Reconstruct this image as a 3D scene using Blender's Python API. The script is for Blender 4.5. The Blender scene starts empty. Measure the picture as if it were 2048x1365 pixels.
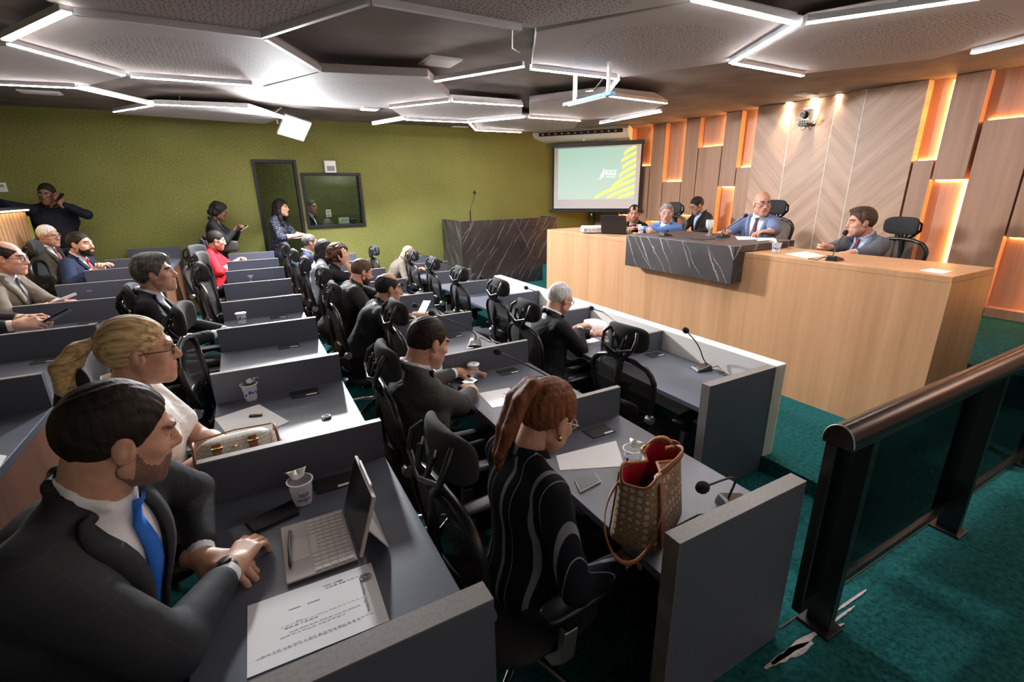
import bpy, math, random
import numpy as np
from mathutils import Vector, Matrix, Euler
SC = bpy.context.scene
COL = SC.collection
PI = math.pi
RND = random.Random(7)

# ------------------------------------------------------------------ camera
F_PX, YAW, PITCH, ROLL, CZ = 952.08, .4991, -.31, -.0163, 1.6718
def _axes():
    f = np.array([math.sin(YAW)*math.cos(PITCH), math.cos(YAW)*math.cos(PITCH), math.sin(PITCH)])
    r = np.array([math.cos(YAW), -math.sin(YAW), 0.])
    u = np.cross(r, f)
    return r*math.cos(ROLL)+u*math.sin(ROLL), -r*math.sin(ROLL)+u*math.cos(ROLL), f
AX_R, AX_U, AX_F = _axes()
CAM = np.array([0, 0, CZ])
def ray(u, v): return (u-1024)/F_PX*AX_R + (682.5-v)/F_PX*AX_U + AX_F
def at(u, v, z):
    q = ray(u, v); return q*((z-CZ)/q[2]) + CAM
def onx(u, v, x):
    q = ray(u, v); return q*(x/q[0]) + CAM
def ony(u, v, y):
    q = ray(u, v); return q*(y/q[1]) + CAM
cd = bpy.data.cameras.new('camera'); co = bpy.data.objects.new('camera', cd); COL.objects.link(co)
cd.sensor_width = 36; cd.lens = F_PX/2048*36; cd.clip_start = .02; cd.clip_end = 60
co.matrix_world = Matrix(((AX_R[0], AX_U[0], -AX_F[0], 0), (AX_R[1], AX_U[1], -AX_F[1], 0), (AX_R[2], AX_U[2], -AX_F[2], CZ), (0, 0, 0, 1)))
SC.camera = co

# ------------------------------------------------------------------ materials
MATS = {}
def new_mat(name):
    m = bpy.data.materials.new(name); m.use_nodes = True
    nt = m.node_tree; b = nt.nodes['Principled BSDF']
    MATS[name] = m
    return m, nt, b
def N(nt, t, **kw):
    n = nt.nodes.new(t)
    for k, v in kw.items():
        if k in n.inputs: n.inputs[k].default_value = v
        else: setattr(n, k, v)
    return n
def coords(nt, scale=(1, 1, 1), rot=(0, 0, 0)):
    tc = N(nt, 'ShaderNodeTexCoord'); mp = N(nt, 'ShaderNodeMapping')
    mp.inputs['Scale'].default_value = scale; src = tc.outputs['Object']
    if any(rot):
        mr = N(nt, 'ShaderNodeMapping'); mr.inputs['Rotation'].default_value = rot; nt.links.new(src, mr.inputs['Vector']); src = mr.outputs['Vector']
    nt.links.new(src, mp.inputs['Vector']); return mp.outputs['Vector']
def ramp(nt, fac, stops, interp='LINEAR'):
    r = N(nt, 'ShaderNodeValToRGB'); r.color_ramp.interpolation = interp
    els = r.color_ramp.elements
    while len(els) < len(stops): els.new(.5)
    for e, (p, c) in zip(els, stops):
        e.position = p; e.color = (*c, 1) if len(c) == 3 else c
    nt.links.new(fac, r.inputs['Fac']); return r.outputs['Color']
def bump(nt, b, h, strength=.3, dist=.01):
    bp = N(nt, 'ShaderNodeBump'); bp.inputs['Strength'].default_value = strength; bp.inputs['Distance'].default_value = dist
    nt.links.new(h, bp.inputs['Height']); nt.links.new(bp.outputs['Normal'], b.inputs['Normal'])
def plain(name, col, rough=.5, metal=0., vary=.0, nscale=30, bumps=0., spec=None, **kw):
    if name in MATS: return MATS[name]
    m, nt, b = new_mat(name)
    b.inputs['Base Color'].default_value = (*col, 1); b.inputs['Roughness'].default_value = rough; b.inputs['Metallic'].default_value = metal
    if spec is not None: b.inputs['Specular IOR Level'].default_value = spec
    for k, v in kw.items(): b.inputs[k].default_value = v
    if vary or bumps:
        n = N(nt, 'ShaderNodeTexNoise', Scale=nscale, Detail=4.)
        nt.links.new(coords(nt), n.inputs['Vector'])
        if vary:
            c0 = tuple(max(0, c*(1-vary)) for c in col); c1 = tuple(min(1, c*(1+vary)) for c in col)
            nt.links.new(ramp(nt, n.outputs['Fac'], [(.3, c0), (.7, c1)]), b.inputs['Base Color'])
        if bumps: bump(nt, b, n.outputs['Fac'], bumps, .004)
    return m
def emit(name, col, power):
    m, nt, b = new_mat(name)
    b.inputs['Base Color'].default_value = (*[min(1, c) for c in col], 1)
    b.inputs['Emission Color'].default_value = (*col, 1); b.inputs['Emission Strength'].default_value = power
    return m
def wood(name, c0, c1, scale=(40, 40, 1.2), rough=.4, rot=(0, 0, 0)):
    m, nt, b = new_mat(name)
    v = coords(nt, scale, rot)
    n = N(nt, 'ShaderNodeTexNoise', Scale=1., Detail=6., Roughness=.65); nt.links.new(v, n.inputs['Vector'])
    n2 = N(nt, 'ShaderNodeTexNoise', Scale=.22, Detail=2.); nt.links.new(v, n2.inputs['Vector'])
    mx = N(nt, 'ShaderNodeMath', operation='ADD'); nt.links.new(n.outputs['Fac'], mx.inputs[0]); nt.links.new(n2.outputs['Fac'], mx.inputs[1])
    ml = N(nt, 'ShaderNodeMath', operation='MULTIPLY'); ml.inputs[1].default_value = .5; nt.links.new(mx.outputs[0], ml.inputs[0])
    nt.links.new(ramp(nt, ml.outputs[0], [(.33, c0), (.66, c1)]), b.inputs['Base Color'])
    b.inputs['Roughness'].default_value = rough
    return m
def felt(name, c0, c1, scale=60, rough=.95, b_str=.6):
    m, nt, b = new_mat(name)
    v = coords(nt)
    n = N(nt, 'ShaderNodeTexNoise', Scale=scale, Detail=5., Roughness=.7); nt.links.new(v, n.inputs['Vector'])
    n2 = N(nt, 'ShaderNodeTexNoise', Scale=1.1, Detail=2.); nt.links.new(v, n2.inputs['Vector'])
    mx = N(nt, 'ShaderNodeMath', operation='MULTIPLY_ADD'); mx.inputs[1].default_value = .25; nt.links.new(n2.outputs['Fac'], mx.inputs[0]); nt.links.new(n.outputs['Fac'], mx.inputs[2])
    nt.links.new(ramp(nt, mx.outputs[0], [(.42, c0), (.82, c1)]), b.inputs['Base Color'])
    b.inputs['Roughness'].default_value = rough; b.inputs['Specular IOR Level'].default_value = .15
    bump(nt, b, n.outputs['Fac'], b_str, .01)
    return m
def marble(name, sgn=1):
    m, nt, b = new_mat(name)
    v = coords(nt)
    wn = N(nt, 'ShaderNodeTexNoise', Scale=2.2, Detail=6., Roughness=.6); nt.links.new(v, wn.inputs['Vector'])
    tot = None
    for ax, sc, th, w in ((1., 4.2, .018, .55), (.72, 6.5, .010, .7), (-1.1, .9, .004, .3)):
        dt = N(nt, 'ShaderNodeVectorMath', operation='DOT_PRODUCT'); dt.inputs[1].default_value = (.85*ax, .85*ax, -.52)
        nt.links.new(v, dt.inputs[0])
        ad = N(nt, 'ShaderNodeMath', operation='MULTIPLY_ADD'); ad.inputs[1].default_value = .11*w*2; nt.links.new(wn.outputs['Fac'], ad.inputs[0]); nt.links.new(dt.outputs['Value'], ad.inputs[2])
        vo = N(nt, 'ShaderNodeTexVoronoi', feature='DISTANCE_TO_EDGE', voronoi_dimensions='1D', Scale=sc); nt.links.new(ad.outputs[0], vo.inputs['W'])
        c = ramp(nt, vo.outputs['Distance'], [(0, (w, w, w)), (th, (.3*w, .3*w, .3*w)), (th*2.2, (0, 0, 0))])
        mk = N(nt, 'ShaderNodeTexNoise', Scale=3.1, Detail=3.); mv = N(nt, 'ShaderNodeVectorMath', operation='ADD'); mv.inputs[1].default_value = (sc, sc*2, 0)
        nt.links.new(v, mv.inputs[0]); nt.links.new(mv.outputs[0], mk.inputs['Vector'])
        mm = N(nt, 'ShaderNodeMix', data_type='RGBA', blend_type='MULTIPLY'); mm.inputs['Factor'].default_value = 1
        nt.links.new(c, mm.inputs['A']); nt.links.new(ramp(nt, mk.outputs['Fac'], [(.42, (.04, .04, .04)), (.62, (1, 1, 1))]), mm.inputs['B']); c = mm.outputs['Result']
        if tot is None: tot = c
        else:
            a = N(nt, 'ShaderNodeMix', data_type='RGBA', blend_type='LIGHTEN'); a.inputs['Factor'].default_value = 1
            nt.links.new(tot, a.inputs['A']); nt.links.new(c, a.inputs['B']); tot = a.outputs['Result']
    base = ramp(nt, wn.outputs['Fac'], [(.3, (.020, .016, .017)), (.7, (.052, .043, .046))])
    fin = N(nt, 'ShaderNodeMix', data_type='RGBA'); nt.links.new(tot, fin.inputs['Factor'])
    nt.links.new(base, fin.inputs['A']); fin.inputs['B'].default_value = (.8, .77, .75, 1)
    nt.links.new(fin.outputs['Result'], b.inputs['Base Color']); b.inputs['Roughness'].default_value = .4
    return m
def perforated(name, col):
    m, nt, b = new_mat(name)
    tc = N(nt, 'ShaderNodeTexCoord')
    vo = N(nt, 'ShaderNodeTexVoronoi', Scale=34., Randomness=.6, voronoi_dimensions='2D'); nt.links.new(tc.outputs['Object'], vo.inputs['Vector'])
    dot = ramp(nt, vo.outputs['Distance'], [(.0, (1, 1, 1)), (.15, (1, 1, 1)), (.19, (0, 0, 0))])
    ln = N(nt, 'ShaderNodeVectorMath', operation='LENGTH')
    nt.links.new(tc.outputs['Object'], ln.inputs[0])
    msk = ramp(nt, ln.outputs['Value'], [(.0, (1, 1, 1)), (.52, (1, 1, 1)), (.56, (0, 0, 0))])
    mm = N(nt, 'ShaderNodeMath', operation='MULTIPLY'); nt.links.new(dot, mm.inputs[0]); nt.links.new(msk, mm.inputs[1])
    n = N(nt, 'ShaderNodeTexNoise', Scale=3., Detail=3.); nt.links.new(tc.outputs['Object'], n.inputs['Vector'])
    base = ramp(nt, n.outputs['Fac'], [(.3, tuple(c*.93 for c in col)), (.7, col)])
    fin = N(nt, 'ShaderNodeMix', data_type='RGBA'); nt.links.new(mm.outputs[0], fin.inputs['Factor']); nt.links.new(base, fin.inputs['A']); fin.inputs['B'].default_value = (.02, .02, .02, 1)
    nt.links.new(fin.outputs['Result'], b.inputs['Base Color']); b.inputs['Roughness'].default_value = .7
    return m
def striped(name, base, col, period, width, axis=0, angle=0., soft=.02, extra=None, warp=0):
    """cloth with regular lines across one object axis"""
    m, nt, b = new_mat(name)
    v = coords(nt, (1, 1, 1), (0, 0, angle))
    sp = N(nt, 'ShaderNodeSeparateXYZ'); nt.links.new(v, sp.inputs[0])
    d = N(nt, 'ShaderNodeMath', operation='DIVIDE'); d.inputs[1].default_value = period; nt.links.new(sp.outputs[axis], d.inputs[0])
    fr = N(nt, 'ShaderNodeMath', operation='FRACT'); nt.links.new(d.outputs[0], fr.inputs[0])
    stops = [(0, base), (max(.001, .3-soft), base), (.3, col), (.3+width, col), (min(.99, .3+width+soft), base)]
    if extra: stops += [(extra[0]-soft/2, base), (extra[0], extra[1]), (extra[0]+extra[2], extra[1]), (extra[0]+extra[2]+soft/2, base)]
    nt.links.new(ramp(nt, fr.outputs[0], stops), b.inputs['Base Color'])
    b.inputs['Roughness'].default_value = .85; b.inputs['Specular IOR Level'].default_value = .2
    return m
def glassy(name, tint, mixf=.85, rough=.02):
    m, nt, b = new_mat(name)
    tr = N(nt, 'ShaderNodeBsdfTransparent'); tr.inputs['Color'].default_value = (*tint, 1)
    gl = N(nt, 'ShaderNodeBsdfGlossy'); gl.inputs['Roughness'].default_value = rough
    fz = N(nt, 'ShaderNodeFresnel', IOR=1.45); mx = N(nt, 'ShaderNodeMixShader')
    nt.links.new(fz.outputs[0], mx.inputs[0]); nt.links.new(tr.outputs[0], mx.inputs[1]); nt.links.new(gl.outputs[0], mx.inputs[2])
    nt.links.new(mx.outputs[0], nt.nodes['Material Output'].inputs['Surface'])
    nt.nodes.remove(b)
    return m

# ------------------------------------------------------------------ mesh building
class MB:
    def __init__(s): s.v = []; s.f = []; s.m = []
    def add(s, verts, faces, mi=0):
        o = len(s.v); s.v += [tuple(map(float, p)) for p in verts]
        s.f += [tuple(i+o for i in f) for f in faces]; s.m += [mi]*len(faces); return s
    def box(s, c, d, mi=0, R=None, taper=1.):
        x, y, z = [k/2 for k in d]; P = []
        for k, t in ((-1, 1.), (1, taper)):
            P += [(-x*t, -y*t, k*z), (x*t, -y*t, k*z), (x*t, y*t, k*z), (-x*t, y*t, k*z)]
        if R is not None: P = [tuple(R @ Vector(p)) for p in P]
        P = [(p[0]+c[0], p[1]+c[1], p[2]+c[2]) for p in P]
        return s.add(P, [(3, 2, 1, 0), (4, 5, 6, 7), (0, 1, 5, 4), (1, 2, 6, 5), (2, 3, 7, 6), (3, 0, 4, 7)], mi)
    def b2(s, lo, hi, mi=0): return s.box([(a+b)/2 for a, b in zip(lo, hi)], [abs(b-a) for a, b in zip(lo, hi)], mi)
    def beam(s, p, q, w, h, mi=0, up=(0, 0, 1)):
        p, q = Vector(p), Vector(q); d = q-p; L = d.length; d.normalize()
        sd = d.cross(Vector(up)); sd = sd.normalized() if sd.length > 1e-6 else Vector((1, 0, 0)); u = sd.cross(d)
        R = Matrix((sd, d, u)).transposed()
        return s.box((p+q)/2, (w, L, h), mi, R)
    def tube(s, pts, r, n=8, mi=0, cap=True, flat=1.):
        pts = [Vector(p) for p in pts]; k = len(pts); rs = r if isinstance(r, (list, tuple)) else [r]*k
        T = []
        for i in range(k):
            a, b = pts[max(i-1, 0)], pts[min(i+1, k-1)]; T.append((b-a).normalized())
        ref = Vector((0, 0, 1)) if abs(T[0].z) < .9 else Vector((1, 0, 0))
        nrm = (ref - T[0]*ref.dot(T[0])).normalized(); V = []; F = []
        for i in range(k):
            nrm = (nrm - T[i]*nrm.dot(T[i])).normalized(); bn = T[i].cross(nrm)
            for j in range(n):
                a = 2*PI*j/n; V.append(pts[i] + nrm*(math.cos(a)*rs[i]) + bn*(math.sin(a)*rs[i]*flat))
        for i in range(k-1):
            for j in range(n):
                F.append((i*n+j, i*n+(j+1) % n, (i+1)*n+(j+1) % n, (i+1)*n+j))
        if cap: F.append(tuple(range(n-1, -1, -1))); F.append(tuple((k-1)*n+j for j in range(n)))
        return s.add(V, F, mi)
    def lathe(s, prof, n=20, c=(0, 0, 0), mi=0, R=None):
        V = []; F = []
        for r, z in prof:
            for j in range(n):
                a = 2*PI*j/n; p = Vector((r*math.cos(a), r*math.sin(a), z))
                if R is not None: p = R @ p
                V.append((p.x+c[0], p.y+c[1], p.z+c[2]))
        for i in range(len(prof)-1):
            for j in range(n): F.append((i*n+j, i*n+(j+1) % n, (i+1)*n+(j+1) % n, (i+1)*n+j))
        return s.add(V, F, mi)
    def ell(s, c, r, mi=0, n=14, R=None):
        V = []; F = []; m = n//2
        for i in range(m+1):
            th = PI*i/m
            for j in range(n):
                a = 2*PI*j/n; p = Vector((r[0]*math.sin(th)*math.cos(a), r[1]*math.sin(th)*math.sin(a), r[2]*math.cos(th)))
                if R is not None: p = R @ p
                V.append((p.x+c[0], p.y+c[1], p.z+c[2]))
        for i in range(m):
            for j in range(n): F.append((i*n+j, (i+1)*n+j, (i+1)*n+(j+1) % n, i*n+(j+1) % n))
        return s.add(V, F, mi)
    def prism(s, poly, h0, h1, mi=0, fn=None):
        n = len(poly); V = [(p[0], p[1], h0) for p in poly]+[(p[0], p[1], h1) for p in poly]
        if fn: V = [fn(*p) for p in V]
        F = [tuple(range(n-1, -1, -1)), tuple(range(n, 2*n))]+[(i, (i+1) % n, n+(i+1) % n, n+i) for i in range(n)]
        return s.add(V, F, mi)
    def grid(s, P, mi=0, closed_u=False):
        nu, nv = len(P), len(P[0]); V = [p for row in P for p in row]; F = []
        for i in range(nu if closed_u else nu-1):
            for j in range(nv-1):
                i2 = (i+1) % nu; F.append((i*nv+j, i2*nv+j, i2*nv+j+1, i*nv+j+1))
        return s.add(V, F, mi)
    def build(s, name, mats, parent=None, bevel=0., smooth=None, loc=None, rz=None, subsurf=0, solid=0.):
        me = bpy.data.meshes.new(name); me.from_pydata(s.v, [], s.f)
        for m in (mats if isinstance(mats, (list, tuple)) else [mats]): me.materials.append(m)
        if any(s.m): me.polygons.foreach_set('material_index', s.m)
        import bmesh
        bm = bmesh.new(); bm.from_mesh(me); bmesh.ops.recalc_face_normals(bm, faces=bm.faces); bm.to_mesh(me); bm.free()
        if smooth is not None:
            me.shade_smooth(); me.set_sharp_from_angle(angle=math.radians(smooth))
        me.update()
        o = bpy.data.objects.new(name, me); COL.objects.link(o)
        if parent: o.parent = parent
        if loc is not None: o.location = loc
        if rz is not None: o.rotation_euler = (0, 0, rz)
        if solid:
            md = o.modifiers.new('solid', 'SOLIDIFY'); md.thickness = solid; md.offset = 0
        if bevel:
            md = o.modifiers.new('bevel', 'BEVEL'); md.width = bevel; md.segments = 2; md.limit_method = 'ANGLE'; md.angle_limit = .7
        if subsurf:
            md = o.modifiers.new('sub', 'SUBSURF'); md.levels = subsurf; md.render_levels = subsurf
        return o
def tag(o, label, cat, group=None, kind=None):
    if label: o['label'] = label
    if cat: o['category'] = cat
    if group: o['group'] = group
    if kind: o['kind'] = kind
    return o
def struct(o): o['kind'] = 'structure'; return o
def empty(name, loc=(0, 0, 0), rz=0., label=None, cat=None, group=None):
    o = bpy.data.objects.new(name, None); COL.objects.link(o); o.empty_display_size = .1
    o.location = loc; o.rotation_euler = (0, 0, rz)
    return tag(o, label, cat, group)
def copy_tree(o, parent=None):
    c = o.copy(); COL.objects.link(c); c.parent = parent
    for ch in list(o.children): copy_tree(ch, c)
    return c
def text_mesh(txt, size, mat, name, parent=None, ext=.0006, fn=None, align='CENTER', font_scale=1.):
    cu = bpy.data.curves.new('t', 'FONT'); cu.body = txt; cu.size = size; cu.extrude = ext; cu.align_x = align; cu.resolution_u = 2
    to = bpy.data.objects.new('t', cu); COL.objects.link(to)
    dg = bpy.context.evaluated_depsgraph_get(); dg.update()
    me = bpy.data.meshes.new_from_object(to.evaluated_get(dg)); bpy.data.objects.remove(to); bpy.data.curves.remove(cu)
    if fn:
        for v in me.vertices: v.co = fn(v.co)
    me.materials.clear(); me.materials.append(mat)
    o = bpy.data.objects.new(name, me); COL.objects.link(o)
    if parent: o.parent = parent
    return o
# ================================================================== materials of the place
plain('concrete', (.175, .145, .128), .75, vary=.28, nscale=2.2, bumps=.15)
plain('panel_white', (.40, .36, .345), .7, vary=.03, nscale=3)
perforated('panel_perf', (.40, .36, .345))
plain('aluminium', (.62, .63, .66), .35, .7)
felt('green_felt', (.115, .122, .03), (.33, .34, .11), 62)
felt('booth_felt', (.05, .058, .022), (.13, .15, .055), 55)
felt('teal_carpet', (.003, .042, .045), (.016, .155, .155), 42, b_str=1.)
wood('oak_wall', (.38, .195, .12), (.55, .315, .21), (26, 26, 1.1))
wood('oak_podium', (.40, .205, .098), (.57, .32, .17), (24, 24, 1.0), .38)
wood('oak_dark', (.11, .045, .025), (.20, .085, .05), (24, 24, 1.0), .45)
wood('oak_up', (.40, .225, .145), (.70, .45, .31), (2.0, 34, 1.6), .42, (PI/4, 0, 0))
wood('oak_down', (.40, .225, .145), (.70, .45, .31), (2.0, 34, 1.6), .42, (-PI/4, 0, 0))
wood('slat_wood', (.36, .20, .10), (.52, .31, .17), (30, 30, 1.2))
marble('marble_black', 1); marble('marble_left', -1)
plain('white_line', (.85, .78, .68), .4)
plain('laminate', (.090, .098, .130), .42, vary=.06, nscale=90)
plain('laminate_edge', (.20, .18, .17), .45, vary=.12, nscale=120)
plain('white_laminate', (.80, .76, .72), .4)
plain('black_plastic', (.010, .010, .011), .38)
plain('black_matte', (.012, .012, .013), .7)
plain('black_metal', (.010, .010, .011), .28)
plain('chrome', (.75, .75, .76), .18, 1.)
plain('silver', (.55, .56, .58), .35, .9)
plain('white_plastic', (.80, .80, .79), .4)
plain('paper', (.86, .86, .87), .6)
plain('ink', (.26, .26, .40), .7)
plain('frame_black', (.004, .005, .012), .5)
emit('led', (1., .95, .92), 26.)
emit('led_pink', (1., .80, .72), 14.)
emit('led_amber', (1., .49, .16), 12.)
emit('led_slat', (1., .74, .38), 3.)
emit('downlight', (1., .86, .66), 30.)
emit('work_light', (.95, .97, 1.), 20.)
glassy('rail_glass', (.55, .70, .66))
glassy('window_glass', (.80, .86, .82))

XW, YG, ZC = 6.74, 8.5, 2.725
XL, YB = -4.2, -2.6
PX, PTOP, PY0, PY1 = 3.70, 1.123, 1.214, 5.714

# ================================================================== shell
# floors: audience tiers step down towards the podium
FA, FB, FC, FD = .069, -.047, -.163, -.278
EDGE = .742
def slab(name, lo, hi, mat='teal_carpet'):
    return struct(MB().b2(lo, hi).build(name, MATS[mat]))
b = MB()
b.b2((XL, EDGE, -.5), (-.86, YG, FA)); b.b2((-.86, EDGE, -.5), (.30, YG, FB)); b.b2((.30, EDGE, -.5), (1.47, YG, FC)); b.b2((1.47, 1.595, -.5), (2.70, YG, FD)); b.b2((1.47, EDGE, -.5), (2.70, 1.595, -.10))
b.b2((2.70, EDGE, -.5), (5.2, YG, 0)); b.b2((XL, YB, -.5), (XW+.1, EDGE, .05))
b.b2((PX, EDGE, -.3), (5.2, PY0-.004, .1)); b.b2((4.11, EDGE, -.3), (5.2, PY0-.004, .2)); b.b2((4.83, YB, -.3), (XW+.1, YG, .3))
struct(b.build('floor', MATS['teal_carpet']))
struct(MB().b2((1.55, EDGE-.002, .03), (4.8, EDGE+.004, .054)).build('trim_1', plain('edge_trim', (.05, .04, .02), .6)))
struct(MB().b2((XL, YB, ZC), (XW+.1, YG+2.6, ZC+.1)).build('ceiling', MATS['concrete']))
struct(MB().b2((XL-.1, YB, -.5), (XL, YG, ZC)).build('wall_left', MATS['green_felt']))
struct(MB().b2((XL, YB-.1, -.5), (XW+.1, YB, ZC)).build('wall_back', plain('back_paint', (.30, .28, .26), .8)))
# green wall with doorway and booth window
DX0, DX1, DZ1 = .255, .872, 2.146
WX0, WX1, WZ0, WZ1 = .911, 1.83, 1.105, 1.957
b = MB(); T = .12
b.b2((XL, YG, -.5), (DX0, YG+T, ZC)); b.b2((DX0, YG, DZ1), (DX1, YG+T, ZC)); b.b2((DX1, YG, -.5), (WX0, YG+T, ZC))
b.b2((WX0, YG, -.5), (WX1, YG+T, WZ0)); b.b2((WX0, YG, WZ1), (WX1, YG+T, ZC)); b.b2((WX1, YG, -.5), (XW+.1, YG+T, ZC))
struct(b.build('wall_front', MATS['green_felt']))
# sound booth behind the wall
b = MB(); b.b2((-.3, 10.3, -.5), (2.3, 10.4, ZC)); b.b2((-.4, YG+T, -.5), (-.3, 10.4, ZC)); b.b2((2.12, YG+T, -.5), (2.22, 10.4, ZC))
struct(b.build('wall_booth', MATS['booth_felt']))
struct(MB().b2((-.4, YG, -.5), (2.3, 10.4, FB)).build('floor', MATS['black_matte']))
def frame(name, x0, x1, z0, z1, w, sill=True):
    b = MB()
    b.b2((x0, YG-.025, z0), (x0+w, YG+T, z1)); b.b2((x1-w, YG-.025, z0), (x1, YG+T, z1)); b.b2((x0+w, YG-.025, z1-w), (x1-w, YG+T, z1))
    if sill: b.b2((x0+w, YG-.025, z0), (x1-w, YG+T, z0+w))
    return struct(b.build(name, MATS['frame_black'], bevel=.003))
frame('door_1', DX0, DX1, FB, DZ1, .045, False)
wf = frame('window_1', WX0, WX1, WZ0, WZ1, .042)
MB().b2((WX0+.04, YG+.05, WZ0+.04), (WX1-.04, YG+.056, WZ1-.04)).build('window_pane', MATS['window_glass'], wf)
# right-hand wood wall: recessed back plane, panels in front of it, lit niches between them
wr = struct(MB().b2((XW+.1, YB, -.5), (XW+.2, YG, ZC)).build('wall_right', MATS['oak_wall']))
cols = [(8.5, 7.73, None), (7.72, 7.43, (.55, 1.14, 'T')), (7.40, 6.95, (2.04, ZC, 'B')), (6.94, 6.605, (.5, 1.05, 'T')), (6.60, 6.18, (1.745, ZC, 'B')),
        (6.175, 5.875, (.55, 1.19, 'T')), (5.87, 5.415, (2.265, ZC, 'B')), (5.41, 5.115, (.6, 1.65, 'T')), (5.11, 4.86, (1.925, ZC, 'B')),
        (2.835, 2.635, (1.90, ZC, 'B')), (2.63, 2.335, (.5, 1.692, 'T')), (2.31, 1.90, (2.255, ZC, 'B')), (1.895, 1.50, (.4, 1.126, 'T')), (1.495, 1.05, (2.0, ZC, 'B')), (1.045, .5, (.4, 1.4, 'T')), (.49, -.4, None), (-.41, -2.6, None)]
n = 1
for y1, y0, nic in cols:
    n += 1; b = MB(); g = .006
    if nic is None: b.b2((XW, y0+g, .3), (XW+.1, y1-g, ZC-.004))
    else:
        z0, z1, side = nic
        b.b2((XW, y0+g, .3), (XW+.1, y1-g, z0))
        if z1 < ZC: b.b2((XW, y0+g, z1), (XW+.1, y1-g, ZC-.004))
    struct(b.build('trim_%d' % n, MATS['oak_wall'], bevel=.003))
    if nic:
        z0, z1, side = nic; zt = min(z1, ZC-.02)
        b = MB(); b.b2((XW+.074, y0+g+.001, z0+.01), (XW+.098, y0+g+.012, zt-.01))
        if side == 'B': b.b2((XW+.086, y0+.012, z0+.003), (XW+.098, y1-.012, z0+.008))
        else: b.b2((XW+.086, y0+.012, z1-.008), (XW+.098, y1-.012, z1-.003))
        b.build('niche_light', MATS['led_amber'], wr)
# chevron centre
ch = [4.86, 4.343, 3.785, 3.453, 2.84]
for i in range(4):
    n += 1
    struct(MB().b2((XW-.02, ch[i+1]+.004, .3), (XW+.1, ch[i]-.004, ZC-.004)).build('trim_%d' % n, MATS['oak_up' if i % 2 == 0 else 'oak_down']))
    if i: n += 1; struct(MB().b2((XW-.023, ch[i]-.005, .3), (XW-.01, ch[i]+.005, ZC-.004)).build('trim_%d' % n, MATS['white_line']))

# ================================================================== ceiling panels and lights
ZP = 2.585
def hexa(px, mat, label, th=.065):
    P = [at(u, v, ZP) for u, v in px]; c = sum(P)/len(P)
    o = MB().prism([(p[0]-c[0], p[1]-c[1]) for p in P], 0, th).build('ceiling_panel', MATS[mat], loc=(c[0], c[1], ZP), bevel=.004)
    tag(o, label, 'ceiling panel', 'suspended hexagonal ceiling panels')
    rods = MB()
    for p in P[::2]:
        q = c + (p-c)*.6; rods.tube([(q[0]-c[0], q[1]-c[1], th), (q[0]-c[0], q[1]-c[1], ZC-ZP)], .004, 6)
    rods.build('hanger_rod', MATS['aluminium'], o)
hexa([(142, 27), (527, 77), (640, 143), (524, 172), (252, 152), (17, 86)], 'panel_perf', 'perforated hexagonal ceiling panel over the left desks, bright bars along its near left edges')
hexa([(140, 23), (528, 71), (735, 4), (700, -110), (250, -130), (0, -40)], 'panel_perf', 'hexagonal ceiling panel cut by the top edge, between the upper left bars')
hexa([(748, 8), (1063, 57), (1383, 2), (1350, -120), (900, -140)], 'panel_perf', 'hexagonal ceiling panel cut by the top edge at centre, a point towards the bare slab')
hexa([(1072, 64), (1386, 4), (1592, 49), (1463, 124), (1237, 156), (1063, 137)], 'panel_perf', 'large perforated hexagonal ceiling panel above the projection screen side')
hexa([(1612, 50), (1474, 126), (1605, 148), (1868, 118), (2048, 67), (2300, -20), (1960, -10)], 'panel_perf', 'perforated hexagonal ceiling panel over the wood wall, cut by the right edge')
hexa([(640, 144), (856, 154), (899, 194), (780, 217), (606, 206), (526, 174)], 'panel_perf', 'small perforated hexagonal ceiling panel above the square work light')
hexa([(783, 218), (904, 202), (1044, 212), (1044, 234), (938, 244), (812, 239)], 'panel_perf', 'flat hexagonal ceiling panel between the far central light bars')
hexa([(942, 246), (1047, 236), (1158, 243), (1148, 257), (1044, 265), (953, 261)], 'panel_white', 'plain hexagonal ceiling panel closest to the air conditioner')
hexa([(1059, 205), (1207, 187), (1309, 198), (1330, 209), (1283, 232), (1160, 241), (1059, 233)], 'panel_white', 'plain hexagonal ceiling panel under the hanging light frame')
hexa([(311, 212), (498, 219), (560, 238), (530, 248), (234, 228)], 'panel_white', 'plain hexagonal ceiling panel against the green wall left of the work light')
hexa([(14, 92), (248, 155), (155, 176), (-150, 166), (-220, 110)], 'panel_white', 'plain hexagonal ceiling panel at the left edge of the ceiling')
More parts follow.
